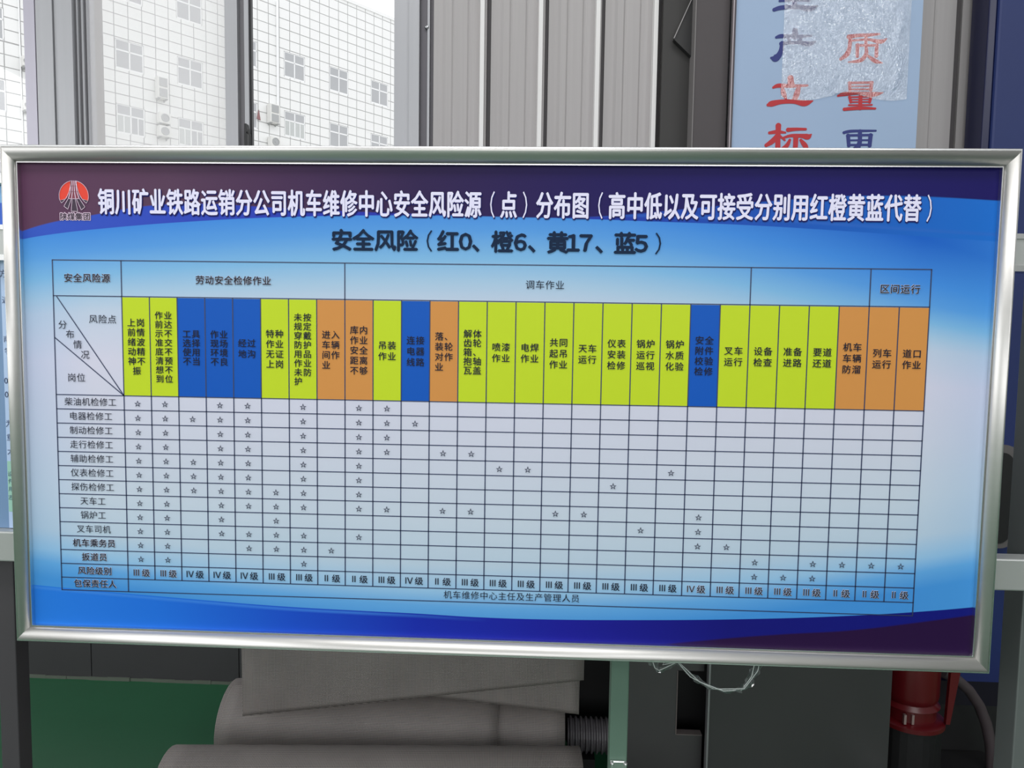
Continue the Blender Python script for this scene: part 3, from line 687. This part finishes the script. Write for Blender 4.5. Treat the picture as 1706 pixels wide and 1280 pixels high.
# emblem
lc = at(125.2, 327.3, 0); LX, LZ, LR = lc.x, lc.z - ZB, .0365
def E(x, y): return (LX + (x - 500) / 355 * LR, LZ + (530 - y) / 355 * LR)
def circ(a0, a1, n=18): return [E(500 + 355 * math.cos(math.radians(a0 + (a1 - a0) * k / n)), 530 - 355 * math.sin(math.radians(a0 + (a1 - a0) * k / n))) for k in range(n + 1)]
def fillp(b, pts, y): b.add([(x_, y, z_) for x_, z_ in pts], [tuple(range(len(pts)))])
def outl(b, pts, y, w=.0011, closed=True):
    n = len(pts)
    for i in range(n if closed else n - 1):
        a_, c_ = Vector((pts[i][0], 0, pts[i][1])), Vector((pts[(i + 1) % n][0], 0, pts[(i + 1) % n][1])); d = c_ - a_
        if d.length < 1e-6: continue
        d.normalize(); q = Vector((-d.z, 0, d.x)) * w / 2; a_ = a_ - d * w * .4; c_ = c_ + d * w * .4
        b.add([(a_.x - q.x, y, a_.z - q.z), (c_.x - q.x, y, c_.z - q.z), (c_.x + q.x, y, c_.z + q.z), (a_.x + q.x, y, a_.z + q.z)], [(0, 1, 2, 3)])
er, ew, eg, em_ = MB(), MB(), MB(), MB()
lobeL = circ(101, 198) + [E(300, 600), E(345, 530), E(385, 440), E(415, 330), E(430, 240)]
lobeR = [(2 * LX - a_, z_) for a_, z_ in lobeL]
for L in (lobeL, lobeR): fillp(er, L, YC); outl(ew, L, YT)
tipL = [E(165, 640), E(200, 697), E(300, 605)]; tipR = [(2 * LX - a_, z_) for a_, z_ in tipL]
for L in (tipL, tipR): fillp(eg, L, YC); outl(ew, L, YT, .0009)
fillp(em_, [E(435, 178), E(430, 240), E(405, 400), E(365, 590), E(635, 590), E(595, 400), E(570, 240), E(565, 178)], YC)
for x0_, xm, x1_ in ((435, 420, 368), (470, 468, 448), (515, 520, 545), (555, 575, 632)): outl(ew, [E(x0_, 178), E(x0_ * .6 + xm * .4, 300), E(xm, 430), E(x1_, 592)], YT, .0016, False)
for P_ in ([(365, 590), (440, 595), (350, 840), (255, 770)], [(460, 595), (535, 595), (590, 890), (430, 885)], [(560, 595), (638, 590), (765, 785), (675, 855)]):
    L = [E(*q) for q in P_]; fillp(eg, L, YL); outl(ew, L, YT, .001)
for k, ch in enumerate('陕煤集团'):
    p = at(108 + k * 12.9, 361.3, 0)
    put(ew, ch, p.x, p.z - ZB, .0190, .0190, YH, .085); put(eg, ch, p.x, p.z - ZB, .0185, .0185, YT, .02)
flatb('emblem_red', mat('emblem_red', (226, 74, 60), .5, spec=.12), er); flatb('emblem_outline', mat('emblem_pink_white', (236, 212, 232), .5, spec=.12), ew)
flatb('emblem_grey', mat('emblem_grey', (74, 62, 76), .5, spec=.12), eg); flatb('emblem_rays', mat('emblem_maroon', (140, 76, 90), .5, spec=.12), em_)

# ------------------------------------------------------------------ display rack behind the board
YR = .036
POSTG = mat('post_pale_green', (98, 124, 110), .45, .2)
RAILM = mat('rail_grey', (176, 178, 176), .35, .35)
rack = thing('display_rack', 'steel display rack whose posts and rails show behind the big board', 'rack', (0, .1, 0))
def rail(z0, z1, nm):
    b = MB().box(-2.25, 1.9, YR, YR + .05, z0, z1); o = loc(rack, nm, b, RAILM, bevel=.004)
z_u0, z_u1 = Z(1690, 451, YR), Z(1690, 391, YR); z_l0, z_l1 = Z(1680, 985, YR), Z(1680, 932, YR)
rail(z_u0, z_u1, 'rail'); rail(z_l0, z_l1, 'rail')
loc(rack, 'rail_lip', MB().box(-2.25, 1.9, YR - .004, YR + .05, z_u0 - .002, z_u0 + .012).box(-2.25, 1.9, YR - .004, YR + .05, z_u1 - .010, z_u1 + .002), LIP)
YPO = YR + .052
pxl = X(1667, 1090, YPO + .07); pxr = X(1698.5, 1090, YPO)
loc(rack, 'post', MB().box(pxr, pxr + .05, YPO, YPO + .075, 0.0, 2.3), mat('post_steel', (120, 124, 124), .4, .5), bevel=.003)
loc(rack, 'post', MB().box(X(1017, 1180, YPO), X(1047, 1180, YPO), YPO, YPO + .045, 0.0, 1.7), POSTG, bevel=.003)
xpl = X(28.5, 1150, YPO)
loc(rack, 'post', MB().box(xpl - .05, xpl, YPO + .0, YPO + .05, 0.0, 1.95), mat('post_dark', (74, 70, 74), .5, .3), bevel=.003)
for xx in (xpl - .025, X(1032, 1180, YPO), pxr + .025):
    loc(rack, 'foot', MB().box(xx - .022, xx + .022, -.3, .45, 0, .03), STEEL)
br = at(1031, 1272, YPO - .01)
loc(rack, 'bracket', MB().box(br.x - .022, br.x + .022, YPO - .008, YPO - .001, br.z - .09, br.z + .004), LIP, bevel=.003)
for dx in (-.017, .017):
    loc(rack, 'bolt', MB().lathe((br.x + dx, 0, br.z - .002), [(.001, YPO - .016), (.004, YPO - .015), (.006, YPO - .011), (.006, YPO - .008)], 12, 'y'), LIP)

# left-hand notice sheets held in the rack
ls = thing('poster_panel', 'blue notice panel with handwritten-looking lines, cut off at the left edge of the photo', 'poster', (-1.7, YR + .03, 1.0))
xs1 = -1.16
zt_ = Z(3, 284, YR)
loc(ls, 'upper_sheet', MB().box(-2.19, xs1, YR + .03, YR + .04, z_u1 + .001, Z(3, 306, YR)), mat('sheet_sky', (120, 170, 215), .4))
loc(ls, 'blue_strip', MB().box(-2.19, xs1, YR + .027, YR + .0298, z_u1 + .002, Z(3, 335, YR)), mat('sheet_strip_blue', (22, 84, 190), .4))
loc(ls, 'top_rail', MB().box(-2.25, xs1, YR + .015, YR + .05, Z(3, 305, YR), Z(3, 284, YR)), LIP, bevel=.003)
loc(ls, 'top_cap', MB().box(-2.25, xs1, YR + .02, YR + .05, Z(3, 283.5, YR), Z(3, 267, YR)), STEEL)
loc(ls, 'border', MB().box(-2.19, xs1, YR + .032, YR + .042, z_l1 + .001, z_u0 - .001), mat('sheet_border', (112, 142, 178), .4, 0, .06, 2))
xe = X(10, 700, YR + .03)
loc(ls, 'lower_sheet', MB().box(xe, xs1, YR + .0285, YR + .0315, z_l1 + .002, z_u0 - .002), mat('sheet_pale', (176, 198, 230), .4))
loc(ls, 'green_label', MB().box(xe + .001, xs1, YR + .0278, YR + .0284, Z(10, 852, YR + .03), Z(10, 768, YR + .03)), mat('label_green', (150, 196, 178), .5))
lt = MB()
for ch, px, py, e in (('方', 5, 456, .022), ('近', 9, 500, .02), ('南', 11, 565, .018), ('学', 13, 585, .018), ('0', 10, 634, .022), ('C', 16, 634, .022), ('0', 11, 657, .022), ('C', 17, 657, .022), ('；', 18, 684, .022),
                     ('为', 15, 706, .02), ('重', 17, 729, .02), ('大', 18, 752, .02), ('设', 17, 790, .014), ('件', 18, 802, .014), ('用', 18, 815, .014), ('志', 18, 829, .014)):
    p = at(px, py, YR + .0275); put(lt, ch, p.x, p.z, e, e, YR + .0274, .006, cx=None)
flat('notice_lettering', mat('notice_ink', (42, 62, 100), .5), ls, lt)['kind'] = 'stuff'

# ------------------------------------------------------------------ plastic wrap under the board
pl = thing('plastic_wrap', 'strip of clear crumpled plastic film drooping below the board', 'plastic film', (.6, .02, ZB - .66))
PLM = glass('clear_plastic', (.85, .87, .87), .3, .5, (.62, .64, .64))
def ribbon(pts, ws):
    b = MB(); n = 7; vs = []; pts = [at(px, py, .018) for px, py in pts]
    # resample
    P_, W_ = [], []
    for i in range(len(pts) - 1):
        for t in range(5):
            P_.append(pts[i].lerp(pts[i + 1], t / 5)); W_.append(ws[i] + (ws[i + 1] - ws[i]) * t / 5)
    P_.append(pts[-1]); W_.append(ws[-1])
    for i, (p_, w_) in enumerate(zip(P_, W_)):
        a_ = P_[max(0, i - 1)]; c_ = P_[min(len(P_) - 1, i + 1)]; d = (c_ - a_).normalized(); q = Vector((-d.z, 0, d.x))
        for k in range(n):
            u_ = k / (n - 1) - .5
            vs.append(p_ + q * u_ * w_ * (1 + .3 * math.sin(i * 1.3)) + Vector((0, .004 * math.sin(k * 2.1 + i * .9) + .003 * R_.uniform(-1, 1), .0012 * R_.uniform(-1, 1))))
    fs = [(i * n + k, i * n + k + 1, (i + 1) * n + k + 1, (i + 1) * n + k) for i in range(len(P_) - 1) for k in range(n - 1)]
    return MB().add(vs, fs)
b = ribbon([(1083, 1085), (1088, 1100), (1096, 1117), (1112, 1112), (1128, 1104), (1142, 1117), (1160, 1132), (1182, 1145), (1210, 1152), (1236, 1150)], [.03, .026, .012, .016, .008, .008, .014, .01, .007, .012])
b.v += []; loc(pl, 'film_strip', b, PLM, fix=False)
b = ribbon([(1234, 1150), (1246, 1140), (1256, 1122), (1262, 1108), (1266, 1092)], [.008, .02, .022, .026, .028])
loc(pl, 'film_end', b, PLM, fix=False)
for pts in (((1083, 1090), (1091, 1113), (1098, 1117), (1130, 1103), (1165, 1136), (1205, 1151), (1236, 1151), (1252, 1128), (1260, 1092)), ((1112, 1096), (1104, 1108), (1126, 1104)), ((1128, 1102), (1150, 1128), (1190, 1149), (1240, 1148), (1262, 1118), (1268, 1092))):
    loc(pl, 'film_crease', MB().tube([at(px, py, .014) + Vector((0, .003 * R_.uniform(-1, 1), 0)) for px, py in pts], .0011, 5), mat('crease_glint', (190, 196, 194), .2))

# ------------------------------------------------------------------ rolled woven rubber mats
def mat_weave():
    m = bpy.data.materials.new('woven_rubber_mat'); m.use_nodes = True; nt = m.node_tree; b = nt.nodes['Principled BSDF']
    b.inputs['Roughness'].default_value = .6
    uv = nt.nodes.new('ShaderNodeUVMap'); sp = nt.nodes.new('ShaderNodeSeparateXYZ'); nt.links.new(uv.outputs[0], sp.inputs[0])
    def M(op, a, b_=None, c=None):
        n = nt.nodes.new('ShaderNodeMath'); n.operation = op
        for i, v in enumerate((a, b_, c)):
            if v is None: continue
            if isinstance(v, (int, float)): n.inputs[i].default_value = v
            else: nt.links.new(v, n.inputs[i])
        return n.outputs[0]
    K = 2 * PI / .0085
    s = M('SINE', M('MULTIPLY', M('ADD', sp.outputs[0], sp.outputs[1]), K)); t = M('SINE', M('MULTIPLY', M('SUBTRACT', sp.outputs[0], sp.outputs[1]), K))
    f = M('MULTIPLY_ADD', M('MULTIPLY', s, t), .5, .5)
    f = M('POWER', f, 1.6)
    n = nt.nodes.new('ShaderNodeTexNoise'); n.inputs['Scale'].default_value = 5; nt.links.new(uv.outputs[0], n.inputs['Vector'])
    mx = nt.nodes.new('ShaderNodeMix'); mx.data_type = 'RGBA'; mx.inputs[6].default_value = (*lin((34, 32, 32)), 1); mx.inputs[7].default_value = (*lin((206, 196, 190)), 1)
    nt.links.new(f, mx.inputs[0])
    m2 = nt.nodes.new('ShaderNodeMix'); m2.data_type = 'RGBA'; m2.blend_type = 'MULTIPLY'; m2.inputs[0].default_value = .35
    nt.links.new(mx.outputs[2], m2.inputs[6]); nt.links.new(n.outputs[0], m2.inputs[7])
    nt.links.new(m2.outputs[2], b.inputs['Base Color'])
    bp = nt.nodes.new('ShaderNodeBump'); bp.inputs['Strength'].default_value = .4; bp.inputs['Distance'].default_value = .002
    nt.links.new(f, bp.inputs['Height']); nt.links.new(bp.outputs[0], b.inputs['Normal']); return m
WEAVE = mat_weave(); MEDGE = mat('mat_edge', (70, 66, 66), .6)
def sweep(name, parent, path, x0, x1, send=None, sstart=0.0, thick=.006, nx=24, xs0=None, jit=0.0):
    """path: list of (y, z); surface swept along x; send(u) gives fraction of the path reached at u in 0..1"""
    L = [0]; 
    for i in range(1, len(path)): L.append(L[-1] + math.dist(path[i - 1], path[i]))
    def ev(s):
        s = max(0, min(L[-1], s))
        for i in range(1, len(L)):
            if s <= L[i]:
                t = (s - L[i - 1]) / max(1e-9, L[i] - L[i - 1]); return path[i - 1][0] + (path[i][0] - path[i - 1][0]) * t, path[i - 1][1] + (path[i][1] - path[i - 1][1]) * t
        return path[-1]
    ns = len(path) * 2; vs, uvs = [], []
    for j in range(ns + 1):
        for i in range(nx + 1):
            u = i / nx; e = (send(u) if send else 1.0) * L[-1]; s = sstart + (e - sstart) * j / ns
            y, z = ev(s); a = x0(s / L[-1]) if callable(x0) else x0; x = a + (x1 - a) * u
            vs.append((x, y + jit * math.sin(x * 7 + s * 3), z + jit * .5 * math.sin(x * 5 + 1))); uvs.append((x, s))
    fs = [(j * (nx + 1) + i, j * (nx + 1) + i + 1, (j + 1) * (nx + 1) + i + 1, (j + 1) * (nx + 1) + i) for j in range(ns) for i in range(nx)]
    me = bpy.data.meshes.new(name); o_ = parent.location
    me.from_pydata([(a - o_.x, b_ - o_.y, c - o_.z) for a, b_, c in vs], [], fs)
    ul = me.uv_layers.new(name='UVMap')
    for p_ in me.polygons:
        for li in p_.loop_indices: ul.data[li].uv = uvs[me.loops[li].vertex_index]
    o = link(name, me, WEAVE, parent, True); me.materials.append(MEDGE)
    sm = o.modifiers.new('thick', 'SOLIDIFY'); sm.thickness = thick; sm.offset = -1; sm.material_offset_rim = 1
    return o
def spiral(cy, cz, r_in, r_out, turns, end_deg, n=26):
    """from the core outwards, ending at end_deg (degrees, 0 = towards +y, 90 = up), turning over the top towards us"""
    N = int(turns * n); out = []
    for k in range(N + 1):
        t = k / N; a = math.radians(end_deg) - (1 - t) * turns * 2 * PI; r = r_in + (r_out - r_in) * t
        out.append((cy + r * math.cos(a), cz + r * math.sin(a)))
    return out
# front roll
yf_ = .50; rf = Z(600, 1243, yf_ - .02) / 2
r1 = thing('rubber_mat', 'rolled grey woven rubber mat on the green floor, nearest and lowest of the pile', 'mat', (.33, yf_, 0), 'rolled rubber mats under the board')
r1.rotation_euler.z = math.radians(3.6)
sweep('mat_roll', r1, spiral(yf_, rf + .002, .05, rf, 4, 215), lambda s: X(285, 1250, yf_ - .05) + .05 * (1 - s) , X(968, 1260, yf_))
# middle roll
rm = Z(430, 1137, .80) / 2; ym = yf_ + rf + rm + .012
r2 = thing('rubber_mat', 'thick rolled grey rubber mat lying behind the nearest roll, its left end rounded', 'mat', (-.35, ym, 0), 'rolled rubber mats under the board')
sweep('mat_roll', r2, spiral(ym, rm + .003, .08, rm, 4, 200), X(366, 1200, ym - .1), X(941, 1220, ym - .1), jit=.002)
sweep('loose_flap', r2, [(ym - (rm + .008) * math.cos(math.radians(a_)), rm + .003 + (rm + .008) * math.sin(math.radians(a_))) for a_ in range(80, -40, -8)], X(365, 1200, ym - .15), X(828, 1220, ym - .15), thick=.005)
# upper roll with two hanging layers
rt = .19; yt = ym - rm + rt - .012; zc3 = 2 * rm + .006 + rt + .012
r3 = thing('rubber_mat', 'wide grey rubber mat folded over the pile with its slanting edge hanging in front', 'mat', (-.35, yt, zc3 - rt), 'rolled rubber mats under the board')
sweep('mat_roll', r3, spiral(yt, zc3, .06, rt - .012, 3, 150), X(412, 1100, yt - rt), X(945, 1150, yt - rt))
def arc(r, a0, a1, tail): 
    P_ = [(yt - r * math.cos(math.radians(a)), zc3 + r * math.sin(math.radians(a))) for a in range(a0, a1 - 1, -6)]
    e = P_[-1]; P_.append((e[0] + .004, e[1] - tail)); return P_
zl, zr = Z(402, 1193, yt - rt), Z(972, 1133, yt - rt)
pa = arc(rt, 100, 0, .36)
LA = sum(math.dist(pa[i - 1], pa[i]) for i in range(1, len(pa)))
def s_at(z, P_):
    s = 0
    for i in range(1, len(P_)):
        if P_[i][1] <= z <= P_[i - 1][1]: return s + math.dist(P_[i - 1], (P_[i - 1][0] + (P_[i][0] - P_[i - 1][0]) * (P_[i - 1][1] - z) / (P_[i - 1][1] - P_[i][1]), z))
        s += math.dist(P_[i - 1], P_[i])
    return s
sl, sr_ = s_at(zl, pa) / LA, s_at(zr, pa) / LA
sweep('outer_layer', r3, pa, X(404, 1150, yt - rt), X(973, 1110, yt - rt), send=lambda u: sl + (sr_ - sl) * u, thick=.005)
pb = arc(rt - .007, 100, 0, .36); LBn = sum(math.dist(pb[i - 1], pb[i]) for i in range(1, len(pb)))
z2l, z2r = Z(640, 1152, yt - rt), Z(964, 1192, yt - rt)
s2l, s2r = s_at(z2l, pb) / LBn, s_at(z2r, pb) / LBn
sweep('inner_layer', r3, pb, X(640, 1150, yt - rt), X(965, 1160, yt - rt), send=lambda u: s2l + (s2r - s2l) * u, thick=.005)
# ribbed black hose and an added black block darkening the gap behind
hy = .78; hp = at(985, 1225, hy)
hz = .0; pr = []
hx0, hx1 = X(945, 1225, hy), X(1032, 1225, hy); hr = .062; zc_h = hp.z; b = MB((hx0, hy, zc_h))
k = 0; x_ = hx0
while x_ < hx1:
    pr += [(hr - .008, x_ - hx0), (hr - .008, x_ - hx0 + .006), (hr, x_ - hx0 + .009), (hr, x_ - hx0 + .014)]; x_ += .0185
b.lathe((hx0, hy, zc_h), pr, 28, 'x')
ho = b.build('ribbed_hose', mat('black_ribbed_rubber', (84, 80, 84), .45)); tag(ho, 'black corrugated hose end lying between the mats and the steel leg', 'hose')
bc = MB((.4, 1.0, 0)); bc.prism([(X(935, 1200, 1.0), 0), (X(1052, 1200, 1.0), 0), (X(1052, 1200, 1.0), .62), (X(940, 1200, 1.0), .62)], .99, 1.3)
tag(bc.build('black_filler', BLACK, bevel=.01), 'black crate added to fill the dark gap between the mats and the grey cabinet', 'filler')
bh = MB((hx0, hy, 0)); bh.box(hx0 + .02, hx1 - .09, hy - .05, hy + .06, 0, zc_h - hr); tag(bh.build('support_block', BLACK), 'dark block under the corrugated hose', 'block')

# ------------------------------------------------------------------ dark grey cabinet
yc = .62
kx0, kx1, kx2 = X(1040, 1200, yc + .06), X(1181, 1200, yc), X(1483, 1190, yc)
cab = thing('metal_cabinet', 'dark grey sheet metal cabinet with a bright vertical edge, behind the steel leg', 'cabinet', ((kx0 + kx2) / 2, yc + .2, 0))
CG = mat('cabinet_dark', (66, 66, 66), .42, .3, .12, 2); CG2 = mat('cabinet_side', (78, 76, 77), .35, .35, .15, 3)
loc(cab, 'door', MB().box(kx1, kx2, yc, yc + .025, .02, 1.15), CG)
loc(cab, 'edge_trim', MB().box(kx1 - .006, kx1, yc - .004, yc + .025, .02, 1.15), mat('edge_grey', (150, 150, 152), .35, .6))
ny0, ny1 = Z(1150, 1224, yc + .06), Z(1150, 1118, yc + .06); nx0, nx1 = X(1127, 1170, yc + .06), kx1
loc(cab, 'side_panel', MB().box(kx0, nx0, yc + .06, yc + .085, .02, 1.15).box(nx0, nx1 - .007, yc + .06, yc + .085, .02, ny0).box(nx0, nx1 - .007, yc + .06, yc + .085, ny1, 1.15), CG2)
loc(cab, 'notch_edge', MB().box(nx0 - .001, nx0 + .002, yc + .056, yc + .088, ny0, ny1).box(nx0, nx1 - .008, yc + .056, yc + .088, ny0 - .001, ny0 + .0015), mat('notch_edge', (104, 96, 94), .5))
loc(cab, 'inner_back', MB().box(kx0 + .001, kx2 - .002, yc + .2, yc + .22, .02, 1.14), BLACK)
loc(cab, 'frame', MB().box(kx2 - .025, kx2 - .001, yc + .026, yc + .22, .02, 1.15).box(kx0, kx2, yc + .026, yc + .23, 0, .019), CG)

# ------------------------------------------------------------------ red pump, ring and the blue machine
yr = .72
c0 = at(1541, 1150, yr); k = (yr - CAM.y) / FPX
pump = thing('red_pump', 'dark red flanged machine on a black base under the right corner of the board', 'machine', (c0.x, yr + .1, 0))
zb_ = Z(1541, 1206, yr + .05); R1 = 46 * k; R2 = 57 * k; pc = (c0.x, yr + .1, zb_)
loc(pump, 'body', MB().lathe(pc, [(R1 * 1.05, .06), (R1 * .9, .075), (R1 * .97, .085), (R1, .1), (R1, .5), (R1 * .6, .56)], 36), RED, smooth=True)
loc(pump, 'flange', MB().lathe(pc, [(R2, -.008), (R2, .006), (R2 * .9, .012), (R1 * .93, .015), (R1 * .93, .062)], 36), RED, smooth=True)
for q in (-.0145, .012): loc(pump, 'bolt', MB().box(c0.x - .045 + q, c0.x - .037 + q, yr + .1 - R1 * .97, yr + .1 - R1 * .85, zb_ + .016, zb_ + .05), mat('bolt_glint', (200, 170, 170), .3, .8))
loc(pump, 'fin', MB().prism([(c0.x + R1 * 1.0, zb_ + .01), (c0.x + R1 * 1.15, zb_ + .01), (c0.x + R1 * 1.42, zb_ + .2), (c0.x + R1 * 1.3, zb_ + .3), (c0.x + R1 * 1.12, zb_ + .3)], yr + .03, yr + .045), RED)
loc(pump, 'base', MB().lathe((c0.x, yr + .1, 0), [(R2 * .92, .0205), (R2 * .92, zb_ - .009)], 28), BLACK)
hp_ = [at(px, py, Y_) for px, py, Y_ in ((1570, 1120, .84), (1596, 1134, .86), (1614, 1150, .87), (1631, 1175, .88), (1643, 1206, .88), (1650, 1240, .88), (1653, 1285, .87))]
hp_.append(Vector((hp_[-1].x + .01, .87, .041)))
tag(MB((1.3, .75, 0)).box(kx2 + .004, X(1665, 1250, .9), .45, .995, 0, .02).build('black_floor_sheet', BLACK), 'added flat black sheet over the green floor under the red machine', 'mat')  # black sheet added so the floor reads dark here
hb2 = MB((hp_[0].x, .86, 0)).tube(hp_, .019, 12); tag(hb2.build('grey_hose', mat('hose_grey', (66, 57, 60), .55), smooth=True), 'dark grey hose curving down from the red machine at the lower right', 'hose')
yn = 1.2
nx0_ = X(1657, 0, yn); nm = thing('blue_machine', 'tall navy blue machine cabinet at the right edge, behind the board', 'machine', (nx0_ + .35, yn + .1, 0))
loc(nm, 'body', MB().box(nx0_ + .02, nx0_ + .7, yn, yn + .13, 0.05, 3.6), NAVY, bevel=.01)
loc(nm, 'side_post', MB().box(nx0_ - .012, nx0_ + .018, yn + .01, yn + .13, 0.02, 3.58), mat('navy_dark', (20, 24, 62), .35), bevel=.004)
nz1, nz0 = Z(1675, 742, yn - .02), Z(1675, 906, yn - .02)
def rrect(x0, x1, z0, z1, r):
    P_ = []
    for cx_, cz_, a0 in ((x1 - r, z1 - r, 0), (x0 + r, z1 - r, 90), (x0 + r, z0 + r, 180), (x1 - r, z0 + r, 270)):
        for i in range(7): a = math.radians(a0 + 15 * i); P_.append((cx_ + r * math.cos(a), cz_ + r * math.sin(a)))
    return P_
hx1_ = X(1694, 820, yn - .02)
loc(nm, 'opening_surround', MB().prism(rrect(hx1_ - .42, hx1_, nz0 - .02, nz1, .05), yn - .02, yn), mat('surround_grey', (92, 88, 88), .5))
loc(nm, 'opening', MB().prism(rrect(hx1_ - .40, hx1_ - .018, nz0, nz1 - .03, .045), yn - .024, yn - .0195), BLACK)
zpl = Z(1625, 1176, 1.0)
loc(nm, 'plinth', MB().box(X(1590, 1180, 1.0) - .3, nx0_ + .7, 1.0, yn - .001, 0, zpl), BLACK)
